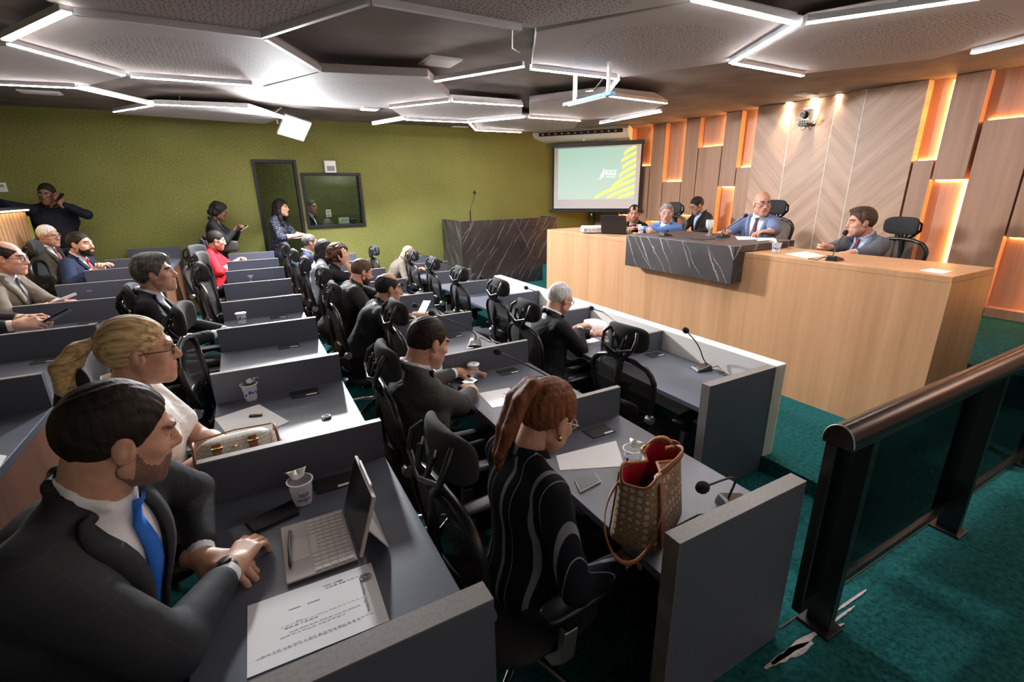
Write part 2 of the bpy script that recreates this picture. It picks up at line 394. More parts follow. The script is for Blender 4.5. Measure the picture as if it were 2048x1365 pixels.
LB = [((12, 80), (133, 24), .05, 1, 'thick lit bar at the upper left corner of the ceiling'), ((18, 88), (247, 151), .036, 1, 'lit ceiling bar slanting down from the upper left corner'),
      ((262, 154), (505, 171), .03, 1, 'thin lit bar along the far edge of the left perforated panel'), ((-140, 163), (153, 176), .03, 1, 'lit ceiling bar running in from the left edge'),
      ((158, 177), (306, 210), .03, 1, 'lit ceiling bar joining the left bar to the wall cluster'), ((228, 224), (305, 211), .026, 1, 'short lit bar touching the green wall top at left'),
      ((311, 209), (497, 217), .026, 1, 'lit bar along the panel at the green wall'), ((500, 219), (566, 237), .026, 1, 'short lit bar ending at the square work light'),
      ((747, 8), (1042, 60), .032, 0, 'unlit aluminium bar with a loose cable above the bare slab'), ((527, 75), (735, 8), .032, 0, 'unlit aluminium bar rising from the left panel to the top edge'),
      ((531, 78), (640, 143), .032, 0, 'unlit aluminium bar right of the left perforated panel'), ((150, 29), (527, 76), .03, 0, 'unlit long aluminium bar along the top of the left panel'),
      ((870, 163), (1047, 133), .036, 1, 'lit bar hanging free below the bare slab at centre'), ((1062, 138), (1232, 158), .034, 1, 'lit bar under the large panel, left of the hanging frame'),
      ((1236, 159), (1210, 192), .034, 1, 'short lit bar bending back at the hanging frame'), ((1214, 192), (1333, 207), .034, 1, 'lit bar right of the hanging frame with blue tape'),
      ((905, 203), (1045, 212), .03, 1, 'lit bar along the top of the flat central panel'), ((780, 216), (899, 203), .03, 1, 'lit bar along the far edge of the small perforated panel'),
      ((746, 249), (810, 238), .03, 1, 'short lit bar near the green wall at centre'), ((812, 240), (935, 245), .028, 1, 'lit bar along the far edge of the flat central panel'),
      ((938, 245), (1047, 235), .028, 1, 'lit bar between the flat panel and the plain far panel'), ((938, 246), (951, 260), .028, 1, 'shortest lit bar at the left tip of the plain far panel'),
      ((951, 261), (1042, 265), .028, 1, 'lit bar on the far edge of the plain panel by the green wall'), ((1058, 235), (1160, 242), .028, 1, 'lit bar above the projection screen'),
      ((1200, 247), (1322, 224), .03, 1, 'lit bar over the air conditioner towards the wood wall'), ((1388, -1), (1596, 48), .05, 1, 'broad lit bar along the large panel at upper right'),
      ((1594, 50), (1463, 126), .044, 1, 'lit bar zigzagging back at upper right'), ((1467, 127), (1605, 152), .04, 1, 'lit bar pointing at the wood wall downlights'),
      ((1613, 46), (1960, -4), .05, 1, 'long lit bar along the top right edge'), ((1945, 107), (2120, 68), .05, 2, 'pinkish lit bar at the right edge of the ceiling')]
def led_bar(p, q, w, lit, label):
    c = (p+q)/2; t = empty('pendant_light_bar', (c[0], c[1], c[2]), 0, label, 'light bar', 'light bars on the ceiling')
    MB().beam(p-c+np.array([0, 0, .018]), q-c+np.array([0, 0, .018]), w, .034).build('housing', MATS['aluminium'], t)
    MB().beam(p-c, q-c, w*.82, .008).build('diffuser', MATS[['white_line_off', 'led', 'led_pink'][lit]], t)
plain('white_line_off', (.62, .63, .68), .45)
for p, q, w, lit, lab in LB: led_bar(at(*p, ZP-.03), at(*q, ZP-.03), w, lit, lab)
# unseen fill lamps, added behind the camera to brighten the ceiling
for x, y, e, lab in ((-1.9, -1.9, 5, 'added fill lamp, unseen, at the left end of the public aisle'), (1.0, -2.1, 14, 'added fill lamp, unseen, at the middle of the public aisle'), (3.4, -1.9, 26, 'added fill lamp, unseen, at the right end of the public aisle'), (6.2, -.6, 34, 'added fill lamp, unseen, beside the stage end')):
    z0 = .05 if x < 4.83 else .3
    t = empty('fill_lamp', (x, y, z0), 0, lab, 'lamp', 'added fill lamps out of view')
    MB().lathe([(0, 0), (.15, 0), (.15, .02), (.012, .03), (.012, 1.66), (.0, 1.66)], 20).build('stand', MATS['black_metal'], t, smooth=40)
    MB().lathe([(.02, 1.64), (.13, 1.70), (.17, 1.76), (.165, 1.76), (.12, 1.705), (0, 1.69)], 24).build('bowl_shade', MATS['aluminium'], t, smooth=60)
    la = bpy.data.lights.new('fill_uplight', 'AREA'); la.shape = 'DISK'; la.size = .26; la.energy = e; la.color = (1, .94, .90)
    lo = bpy.data.objects.new('fill_uplight', la); COL.objects.link(lo); lo.location = (x, y, z0+1.74); lo.rotation_euler = (PI, 0, 0)
# recessed downlights over the chevron panels
for u, v, lab in ((1578, 204, 'leftmost of the four recessed spots above the chevron wall'), (1629, 195.5, 'recessed spot right above the wall camera'), (1680, 188, 'third recessed spot from the left above the chevron wall'), (1735, 180, 'rightmost of the four recessed spots above the chevron wall')):
    p = at(u, v, ZC); t = empty('downlight', (p[0], p[1], ZC), 0, lab, 'spotlight', 'recessed spots above the chevron wall')
    MB().lathe([(.05, 0), (.05, -.006), (.036, -.008), (.036, 0)], 24).build('bezel', MATS['white_plastic'], t)
    MB().lathe([(0, -.003), (.036, -.003)], 24).build('lens', MATS['downlight'], t)
    ld = bpy.data.lights.new('spot', 'SPOT'); ld.energy = 34; ld.color = (1, .80, .56); ld.spot_size = 1.5; ld.spot_blend = 1.; ld.shadow_soft_size = .03
    lo = bpy.data.objects.new('spot_beam', ld); COL.objects.link(lo); lo.location = (p[0], p[1], ZC-.02); lo.rotation_euler = (0, .28, 0)
# ceiling plates
def ceil_plate(u, v, w, d, lab, mat='white_plastic'):
    p = at(u, v, ZC); o = MB().box((0, 0, -.008), (w, d, .016)).build('ceiling_hatch', MATS[mat], loc=(p[0], p[1], ZC), bevel=.003); tag(o, lab, 'ceiling plate')
    MB().box((0, 0, -.018), (w*.86, d*.86, .006)).build('cover_plate', MATS[mat], o)
ceil_plate(880, 121, .3, .3, 'white square hatch on the bare concrete slab')
ceil_plate(80, 183, .34, .16, 'pale rectangular plate on the slab near the left wall')
ceil_plate(740, 217, .22, .2, 'white plate on the slab beyond the small perforated panel')
ceil_plate(920, 253, .3, .12, 'pale vent plate over the green wall at centre')
ceil_plate(1612, 188, .3, .14, 'dark vent plate in front of the recessed spots', 'aluminium')
ceil_plate(1240, 253, .22, .12, 'small dark vent plate beside the air conditioner', 'aluminium')
# hanging light frame with blue tape
p, q = at(1130, 210, 2.36), at(1226, 186, 2.36); c = (p+q)/2
t = empty('hanging_frame', tuple(c), 0, 'white hanging frame carrying a bar wrapped in blue tape, below the ceiling', 'ceiling bracket')
MB().beam(p-c, q-c, .05, .025).build('tape_bar', plain('blue_tape', (.12, .42, .80), .5), t)
MB().beam((p-c)*.8+np.array([0, 0, -.016]), (q-c)*.8+np.array([0, 0, -.016]), .034, .012).build('light_strip', MATS['white_plastic'], t)
for k in (.82, -.55):
    e = (q-c)*k if k > 0 else (p-c)*(-k); MB().b2((e[0]-.012, e[1]-.012, 0), (e[0]+.012, e[1]+.012, ZC-2.36)).build('hanger_leg', MATS['white_plastic'], t)
MB().tube([(p-c)*.6+np.array([0, 0, .02]), (p-c)*.2+np.array([.03, 0, .07]), (q-c)*.3+np.array([0, .02, .05]), (q-c)*.6+np.array([0, 0, .12])], .006, 6).build('cable', MATS['black_plastic'], t)
# loose cable off the unlit bar
a = at(1025, 60, 2.6); bq = at(1040, 104, ZC-.004)
tag(MB().tube([a, a*.6+bq*.4+np.array([-.03, 0, -.05]), a*.25+bq*.75+np.array([0, 0, -.03]), bq], .004, 6).build('loose_cable', MATS['white_plastic']), 'thin white cable dangling from the unlit bar to the slab', 'cable')
# square LED work light
c = at(588, 252.5, 2.22); c = ony(588, 252.5, 7.4)
t = empty('work_light', tuple(c), 0, 'dazzling square LED work light hung below the ceiling near the green wall', 'work light')
Rw = Matrix.Rotation(math.radians(10), 3, 'Z') @ Matrix.Rotation(math.radians(-48), 3, 'X') @ Matrix.Rotation(math.radians(16), 3, 'Z')
MB().box((0, 0, -.02), (.36, .30, .04), R=Rw).build('housing', MATS['aluminium'], t, bevel=.006)
MB().box(tuple(Rw @ Vector((0, 0, -.044))), (.33, .27, .006), R=Rw).build('diffuser', MATS['work_light'], t)
MB().tube([(-.19, 0, .02), (-.2, .02, .16), (-.12, .04, ZC-c[2])], .012, 8).build('bracket', MATS['silver'], t)
la = bpy.data.lights.new('work_light_beam', 'AREA'); la.shape = 'RECTANGLE'; la.size = .33; la.size_y = .27; la.energy = 105; la.color = (.95, .97, 1)
lo = bpy.data.objects.new('work_light_beam', la); COL.objects.link(lo); lo.matrix_world = Matrix.Translation(Vector(c)+Rw @ Vector((0, 0, -.052))) @ Rw.to_4x4()

# ================================================================== slatted partition at the left
t = struct(empty('wall_partition', (-2.2, 0, 0)))
b = MB()
for i in range(46): b.b2((-.02, 3.2+i*.1, FA), (.0, 3.28+i*.1, 1.50))
b.b2((-.10, 3.2, FA), (-.02, 7.78, 1.50)); b.build('slat_face', MATS['slat_wood'], t)
MB().b2((-.12, 3.2, 1.535), (.06, 7.78, 1.56)).build('cap_board', MATS['black_matte'], t)
MB().b2((.015, 3.2, 1.515), (.045, 7.76, 1.53)).build('cap_light', MATS['led_slat'], t)
MB().b2((-.10, 7.78, FA), (-.0, 7.86, 1.45)).build('felt_return', plain('lit_green_felt', (.30, .36, .05), .95), t)  # green felt in a brighter tone, the light on it painted in
o = MB().b2((-.05, -.012, -.055), (.05, 0, .055)).build('switch_box', MATS['white_plastic'], loc=tuple(ony(3, 375, YG-.001)), bevel=.004); tag(o, 'small pale control box on the green wall at the far left', 'control box')
MB().b2((-.03, -.016, .0), (.03, -.012, .035)).build('display', plain('grey_lcd', (.35, .36, .36), .3), o)

# ================================================================== podium
t = empty('podium', (PX, 0, 0), 0, 'long pale oak podium bench facing the audience, on the raised stage', 'podium')
MB().b2((0, PY0, 0), (.05, PY1, PTOP-.04)).build('front_panel', MATS['oak_podium'], t)
MB().b2((.05, PY0, 0), (.62, PY0+.05, PTOP-.04)).build('side_panel', MATS['oak_podium'], t)
MB().b2((.05, PY1-.05, 0), (.9, PY1, PTOP-.04)).build('side_panel', MATS['oak_podium'], t)
MB().b2((0, PY0, PTOP-.04), (.62, PY1, PTOP)).build('worktop', MATS['oak_podium'], t, bevel=.003)
MB().prism([(.62, PY1-.42), (1.15, PY1-.42), (1.15, PY1+.04), (.62, PY1)], PTOP-.04, PTOP).build('return_top', MATS['oak_podium'], t)
o = empty('marble_counter', (3.56, 0, 0), 0, 'black veined marble block overhanging the middle of the oak podium', 'counter')
MB().b2((0, 2.62, .862), (.06, 3.945, 1.185)).build('front_slab', MATS['marble_black'], o, bevel=.004)
MB().b2((.06, 2.62, 1.128), (.82, 3.945, 1.185)).build('top_slab', MATS['marble_black'], o, bevel=.003)
MB().b2((.06, 2.622, .87), (.136, 2.66, 1.126)).build('end_slab', MATS['marble_black'], o)
# marble lectern by the green wall
t = empty('lectern', (3.2, 7.6, 0), 0, 'tall angled lectern clad in black veined marble, against the green wall', 'lectern')
MB().b2((0, 0, 0), (1.93, .05, 1.16)).build('front_slab', MATS['marble_left'], t, bevel=.003)
MB().b2((0, .05, 0), (.05, .88, 1.16)).build('side_slab', MATS['marble_left'], t, bevel=.003)
MB().b2((1.88, .05, 0), (1.93, .5, 1.16)).build('side_slab', MATS['marble_left'], t, bevel=.003)
MB().b2((.05, .05, 1.08), (1.88, .45, 1.11)).build('reading_top', MATS['marble_left'], t)
# ================================================================== handrail
t = empty('handrail', (0, .68, .05), 0, 'black metal handrail with glass infill along the carpeted aisle edge', 'handrail')
b = MB(); P = []
RX0, RX1, RZ = 1.545, 6.6, .835
for x in (RX0, RX1):
    P.append([(x, .048*math.cos(a)*1.0, RZ+.062*max(0, math.sin(a))+(0 if math.sin(a) >= 0 else -.012)) for a in [PI*2*k/24 for k in range(24)]])
V = P[0]+P[1]; b.add(V, [(k, (k+1) % 24, 24+(k+1) % 24, 24+k) for k in range(24)]+[tuple(range(24)), tuple(range(47, 23, -1))])
b.build('top_rail', plain('rail_black', (.016, .012, .012), .22), t, smooth=50)
b = MB(); b.tube([(RX0-.001, .048*math.cos(a), RZ+.062*math.sin(a)) for a in [PI*k/14 for k in range(15)]], .0022, 6); b.build('worn_edge', MATS['silver'], t)
for x in (1.70, 2.78, 3.86, 4.94):
    MB().b2((x-.02, -.042, 0), (x+.02, .042, RZ-.005)).build('post', MATS['black_metal'], t, bevel=.003)
    MB().b2((x-.05, -.06, 0), (x+.05, .06, .012)).build('post_base', MATS['black_metal'], t, bevel=.002)
for x0, x1 in ((1.56, 1.68), (1.72, 2.76), (2.80, 3.84), (3.88, 4.92)):
    g = MB().b2((x0, -.004+.02, .16), (x1, .004+.02, RZ-.01)).build('glass_panel', MATS['rail_glass'], t)
    MB().b2((x0, .005, .13), (x1, .035, .16)).build('bottom_rail', MATS['black_metal'], g)
MB().b2((1.545, .005, .13), (1.56, .035, RZ-.01)).build('end_stile', MATS['black_metal'], t)
# glue left on the carpet where a strip was torn off
b = MB(); r2 = random.Random(3)
def shard(cx, cy, L, w, ang):
    m = 9; top = []; bot = []
    for k in range(m):
        s = k/(m-1); ww = w*(.35+.65*math.sin(PI*min(.98, max(.04, s))))*r2.uniform(.6, 1.15)
        top.append((s-.5, ww)); bot.append((s-.5, -ww*r2.uniform(.5, 1)))
    V = [(cx+L*s*math.cos(ang)-q*math.sin(ang), cy+L*s*math.sin(ang)+q*math.cos(ang), .0525) for s, q in top+bot[::-1]]
    b.add(V, [tuple(range(len(V)))])
for (u0, v0), (u1, v1), w in (((1530, 1338), (1640, 1262), .016), (((1545, 1330)), (1625, 1285), .02), ((1670, 1225), (1733, 1180), .007), ((1665, 1246), (1710, 1212), .006), ((1660, 1262), (1688, 1248), .008)):
    p, q = at(u0, v0, .0525), at(u1, v1, .0525); shard((p[0]+q[0])/2, (p[1]+q[1])/2, math.hypot(q[0]-p[0], q[1]-p[1]), w, math.atan2(q[1]-p[1], q[0]-p[0]))
tag(b.build('glue_residue', plain('glue', (.42, .38, .38), .9, vary=.2, nscale=80)), 'pale torn strip of glue on the teal carpet beside the first handrail post', 'carpet stain')
# ================================================================== white front panel of the first desk row
q = at(1001, 550, .623)
o = MB().b2((2.693, 1.593, 0), (2.788, float(q[1]), .623)).build('front_screen_panel', MATS['white_laminate'], bevel=.003)
tag(o, 'long white panel along the front of the first desk row', 'privacy panel')
MB().b2((2.71, 1.591, 0), (2.77, 1.595, .61)).build('end_cap', plain('white_lam_end', (.66, .58, .53), .5), o)

# ================================================================== desk rows
TH = .153
def desk_row(label, x0, x1, zw, fl, yend, divs, far, end_th=.055, plates=(), front=True, plate_near=.17):
    t = empty('desk_row', (x0, yend, fl), 0, label, 'desk'); D = x1-x0; z = zw-fl
    L = far-yend
    MB().b2((0, end_th, z-.03), (D, L, z)).build('worktop', MATS['laminate'], t, bevel=.002)
    def pan(y0, y1, zb, nm):
        o = MB().b2((0, y0, zb), (D, y1, z+TH-.004)).build(nm, MATS['laminate'], t)
        MB().b2((0, y0, z+TH-.004), (D, y1, z+TH)).build('edge_band', MATS['laminate_edge'], o)
        return o
    o = pan(0, end_th, 0, 'end_panel')
    MB().b2((-.003, 0, 0), (0, end_th, z+TH)).build('edge_band', MATS['laminate_edge'], o)
    for i, y in enumerate(divs): pan(y-yend-.002, y-yend+.026, z, 'divider')
    pan(L-.03, L, 0, 'end_panel')
    if front: MB().b2((D-.05, end_th, 0), (D-.03, L-.03, z-.03)).build('modesty_panel', MATS['oak_dark'], t)
    for y in divs:
        if y-yend > L-.2: continue
    for (px, py) in plates:
        g = MB().b2((px-.065, py-.045, z), (px+.065, py+.045, z+.004)).build('power_box', MATS['black_matte'], t, bevel=.001)
        MB().b2((px+.005, py-.042, z+.004), (px+.055, py-.030, z+.006)).build('socket_label', MATS['white_plastic'], g)
    return t
BD = [1.662+.8937*k for k in range(7)]; CD = [1.6492+.8937*k for k in range(7)]; DD = [2.5184+.8937*k for k in range(6)]; AD = [1.697+.8937*k for k in range(7)]
ZA, ZB, ZCc, ZD = .8085, .6929, .5773, .4624
PLB = lambda divs, yend, k0=0: [(.392, y-yend-.085) for y in divs]
desk_row('dark grey desk row at the far left, third one up from the front', -1.455, -.842, ZA, FA, .78, AD, 8.39, plates=PLB(AD, .78))
desk_row('grey desk row with the tablet and white handbag, second from the left', -.254, .338, ZB, FB, .719, BD, 7.95, plates=PLB(BD, .719))
desk_row('grey desk row with the patterned tote bag on its end', .917, 1.505, ZCc, FC, .7287, CD, 7.93, plates=PLB(CD, .7287))
desk_row('frontmost grey desk row behind the long white panel', 2.114, 2.692, ZD, FD, 1.601, DD, 7.88, plates=[(.44, y-1.601-.07) for y in DD], front=False)
# ================================================================== office chairs
def pad(b, c, r, e=.35, n=22, m=12, mi=0, bend=0., R=None):
    """rounded cushion: superellipsoid with half sizes r, bent backwards at the sides"""
    sg = lambda x, p: math.copysign(abs(x)**p, x); P = []
    for i in range(n):
        u = 2*PI*i/n; row = []
        for j in range(m+1):
            v = -PI/2+PI*j/m
            x = r[0]*sg(math.cos(v), .6)*sg(math.cos(u), e); z = r[2]*sg(math.cos(v), .6)*sg(math.sin(u), e); y = r[1]*sg(math.sin(v), .8)
            y += bend*(x/r[0])**2
            q = Vector((x, y, z))
            if R is not None: q = R @ q
            row.append((c[0]+q.x, c[1]+q.y, c[2]+q.z))
        P.append(row)
    return b.grid(P, mi, True)
def mesh_fabric(name):
    m, nt, b = new_mat(name)
    b.inputs['Base Color'].default_value = (.012, .012, .013, 1); b.inputs['Roughness'].default_value = .7
    tr = N(nt, 'ShaderNodeBsdfTransparent'); mx = N(nt, 'ShaderNodeMixShader'); mx.inputs[0].default_value = .80
    nt.links.new(tr.outputs[0], mx.inputs[1]); nt.links.new(b.outputs[0], mx.inputs[2]); nt.links.new(mx.outputs[0], nt.nodes['Material Output'].inputs['Surface'])
    return m
mesh_fabric('chair_mesh')
plain('chair_fabric', (.016, .016, .017), .85, vary=.3, nscale=300, bumps=.2)
plain('chair_plastic', (.011, .011, .012), .33)
def make_chair():
    t = empty('office_chair')
    b = MB(); pad(b, (0, 0, .370), (.25, .045, .245), .5, R=Matrix.Rotation(-PI/2, 3, 'X')); b.build('seat', MATS['chair_fabric'], t, smooth=60)
    b = MB(); b.box((0, -.02, .305), (.26, .28, .05)); b.box((0, -.2, .32), (.09, .16, .05)); b.build('seat_mechanism', MATS['chair_plastic'], t, bevel=.01)
    # back: closed frame loop with stretched mesh, leaning back above the waist
    def yb(z): return -.235-.02*math.sin((z-.5)*6)-.16*max(0, z-.66)
    def hw(z): s = (z-.5)/.46; return .165+.075*math.sin(min(1, s)*PI*.62)**1.3
    loop = []
    for k in range(13): z = .50+.44*k/12; loop.append((hw(z)*(1 if k < 11 else (.93 if k == 11 else .78)), yb(z), z))
    top = [(.10, yb(.965)-.004, .965), (0, yb(.972)-.006, .972)]
    right = loop+top[:1]; left = [(-x, y, z) for x, y, z in right[::-1]]
    full = [(0, yb(.49), .485)]+right+top[1:]+left+[(0, yb(.49), .485)]
    b = MB(); b.tube(full, .017, 8, cap=False); b.build('back_frame', MATS['chair_plastic'], t, smooth=60)
    P = []
    for k in range(13):
        z = .50+.455*k/12; w = loop[k][0]-.008; P.append([(w*(j/8*2-1), yb(z)-.035*(1-(j/8*2-1)**2), z) for j in range(9)])
    MB().grid(P).build('back_mesh', MATS['chair_mesh'], t, smooth=60)
    b = MB(); pad(b, (0, yb(.66)-.055, .66), (.15, .02, .045), .5, bend=.02); b.build('lumbar_support', MATS['chair_plastic'], t, smooth=60)
    for s in (-1, 1): MB().lathe([(0, -.02), (.026, -.02), (.03, 0), (.026, .02), (0, .02)], 16, (s*.21, yb(.62)-.01, .62), R=Matrix.Rotation(PI/2, 3, 'Y')).build('lumbar_knob', MATS['silver'], t, smooth=40)
    b = MB(); b.tube([(-.19, yb(.6), .60), (-.13, yb(.6)-.075, .58), (0, yb(.6)-.10, .575), (.13, yb(.6)-.075, .58), (.19, yb(.6), .60)], .006, 6); b.build('lumbar_wire', MATS['chair_plastic'], t, smooth=60)
    b = MB(); b.tube([(0, -.15, .33), (0, -.31, .42), (0, yb(.6)-.06, .56), (0, yb(.8)-.05, .80), (0, yb(.97)-.01, .97)], [.03, .03, .022, .018, .022], 8, flat=1.3); b.build('back_spine', MATS['chair_plastic'], t, smooth=60)
    # headrest
    hy = yb(1.09)+.012
    b = MB(); pad(b, (0, hy, 1.09), (.155, .028, .082), .55, bend=.045); b.build('headrest', MATS['chair_fabric'], t, smooth=60)
    b = MB()
    for s in (-1, 1):
        b.tube([(s*.015, yb(.96)-.01, .955), (s*.06, yb(1.0)-.045, .995), (s*.115, hy-.055, 1.05), (s*.125, hy-.035, 1.11), (s*.10, hy-.005, 1.14)], [.016, .013, .011, .011, .010], 8)
        b.tube([(s*.012, yb(.97)-.02, .98), (s*.035, hy-.06, 1.04), (s*.045, hy-.04, 1.10)], [.012, .010, .012], 8)
    b.tube([(-.115, hy-.056, 1.05), (0, hy-.07, 1.015), (.115, hy-.056, 1.05)], .010, 8)
    br = b.build('headrest_bracket', MATS['chair_plastic'], t, smooth=60)
    for s in (-1, 1): MB().tube([(s*.045, hy-.047, 1.06), (s*.047, hy-.03, 1.12)], .0045, 6).build('bracket_pin', MATS['silver'], br)
    for s in (-1, 1):
        b = MB(); pad(b, (s*.29, .03, .585), (.045, .018, .14), .5, R=Matrix.Rotation(-PI/2, 3, 'X')); a = b.build('armrest', MATS['chair_plastic'], t, smooth=60)
        MB().b2((s*.29-.022, -.03, .47), (s*.29+.022, .04, .575)).build('arm_post', MATS['chair_plastic'], a, bevel=.008)
        b = MB(); prof = [(.12, .285), (.25, .30), (.30, .36), (.315, .50), (.285, .505), (.275, .40), (.235, .345), (.12, .32)]
        b.prism([(p[0]*s, p[1]) for p in prof], -.04, .015, fn=lambda x, y, z: (x, z-.0, y)); b.build('arm_bracket', MATS['silver'], a, bevel=.004)
    b = MB(); b.lathe([(.028, .10), (.028, .25), (.02, .25), (.02, .30), (.0, .30)], 16); b.build('gas_column', MATS['chair_plastic'], t, smooth=40)
    for k in range(5):
        a = 2*PI*k/5+.3; c, s = math.cos(a), math.sin(a)
        b = MB(); b.tube([(.02*c, .02*s, .115), (.15*c, .15*s, .105), (.29*c, .29*s, .075)], [.03, .022, .015], 8, flat=.75); lg = b.build('base_leg', MATS['chrome'], t, smooth=60)
        b = MB(); b.lathe([(0, -.018), (.026, -.018), (.029, -.01), (.029, .01), (.026, .018), (0, .018)], 14, (.285*c, .285*s, .029), R=Matrix.Rotation(PI/2, 3, 'X') @ Matrix.Rotation(0, 3, 'Z')); b.lathe([(.012, .03), (.012, .07)], 8, (.285*c, .285*s, 0)); b.build('caster', MATS['black_plastic'], lg, smooth=40)
    return t
CH = [None]
def chair(x, y, fl, rz=-90., label='', grp='black mesh office chairs', tilt=0.):
    """x, y = where the headrest is; the seat sits in front of it"""
    if CH[0] is None: CH[0] = make_chair(); o = CH[0]
    else: o = copy_tree(CH[0])
    a = math.radians(rz); f = Vector((-math.sin(a), math.cos(a)))
    o.location = (x+f.x*.31, y+f.y*.31, fl); o.rotation_euler = (tilt, 0, a)
    tag(o, label, 'chair', grp); return o
# row of the tablet (second from the left)
chair(-.75, 1.24, FB, -84, 'black office chair of the man in the dark grey suit, blue tie')
chair(-.62, 2.14, FB, -88, 'black office chair behind the blonde ponytail')
chair(-.40, 3.00, FB, -95, 'empty black office chair between the blonde woman and the man with grey-flecked hair')
chair(-.75, 3.86, FB, -88, 'black office chair of the man with grey-flecked hair in profile')
chair(-.41, 4.79, FB, -80, 'empty black office chair just past the man with grey-flecked hair')
chair(-.47, 5.70, FB, -105, 'empty black office chair third from the woman in red')
chair(-.56, 6.55, FB, -120, 'empty black office chair with wide open back, next to the woman in red')
chair(-.53, 7.42, FB, -92, 'black office chair of the woman in the red blouse')
# row of the tote bag
chair(.385, 1.22, FC, -86, 'black office chair of the woman in the striped jacket')
chair(.435, 2.10, FC, -92, 'black office chair behind the man in the grey jacket tapping his phone')
chair(.74, 2.99, FC, -90, 'empty black office chair beside the balding man with the phone')
chair(.50, 3.88, FC, -90, 'black office chair of the balding man in black')
chair(.56, 4.78, FC, -88, 'black office chair of the bearded man with glasses')
chair(.50, 5.67, FC, -92, 'black office chair of the curly-haired woman')
chair(.46, 6.5, FC, -88, 'black office chair of the woman in the pale grey jacket')
chair(.44, 7.42, FC, -90, 'black office chair of the grey-haired man in navy beside the green wall')
# front row
chair(1.86, 2.06, FD, -82, 'empty black office chair nearest the handrail in the front row')
chair(1.70, 2.97, FD, -90, 'black office chair of the white-haired man reading papers')
chair(1.935, 3.86, FD, -92, 'empty black front-row chair next past the white-haired man')
chair(1.925, 4.75, FD, -90, 'empty black front-row chair, second past the white-haired man')
chair(1.95, 5.65, FD, -92, 'empty black front-row chair, third past the white-haired man')
chair(1.965, 6.54, FD, -88, 'empty black front-row chair next to the bald man in the brown shirt')
chair(1.66, 7.45, FD, -90, 'black office chair of the bald man in the brown shirt')
# far left row
chair(-1.95, 5.85, FA, -84, 'black office chair with round headrest before the slatted partition')
chair(-2.02, 4.85, FA, -88, 'black office chair of the man in the taupe suit')
chair(-1.98, 3.95, FA, -90, 'black office chair at the left edge, of the man scrolling his phone')
chair(-1.98, 6.8, FA, -90, 'black office chair of the man with the red tie')
chair(-2.1, 7.5, FA, -90, 'black office chair of the grey-haired man with thick glasses')
# stage
chair(5.42, 2.22, .195, 80, 'black office chair with big headrest beside the grey-suited speaker')
chair(5.45, 3.53, .33, 90, 'black office chair of the bald chairman in the light blue suit')
chair(5.55, 5.13, .28, 90, 'black office chair of the grey-haired man in the bright blue blazer')
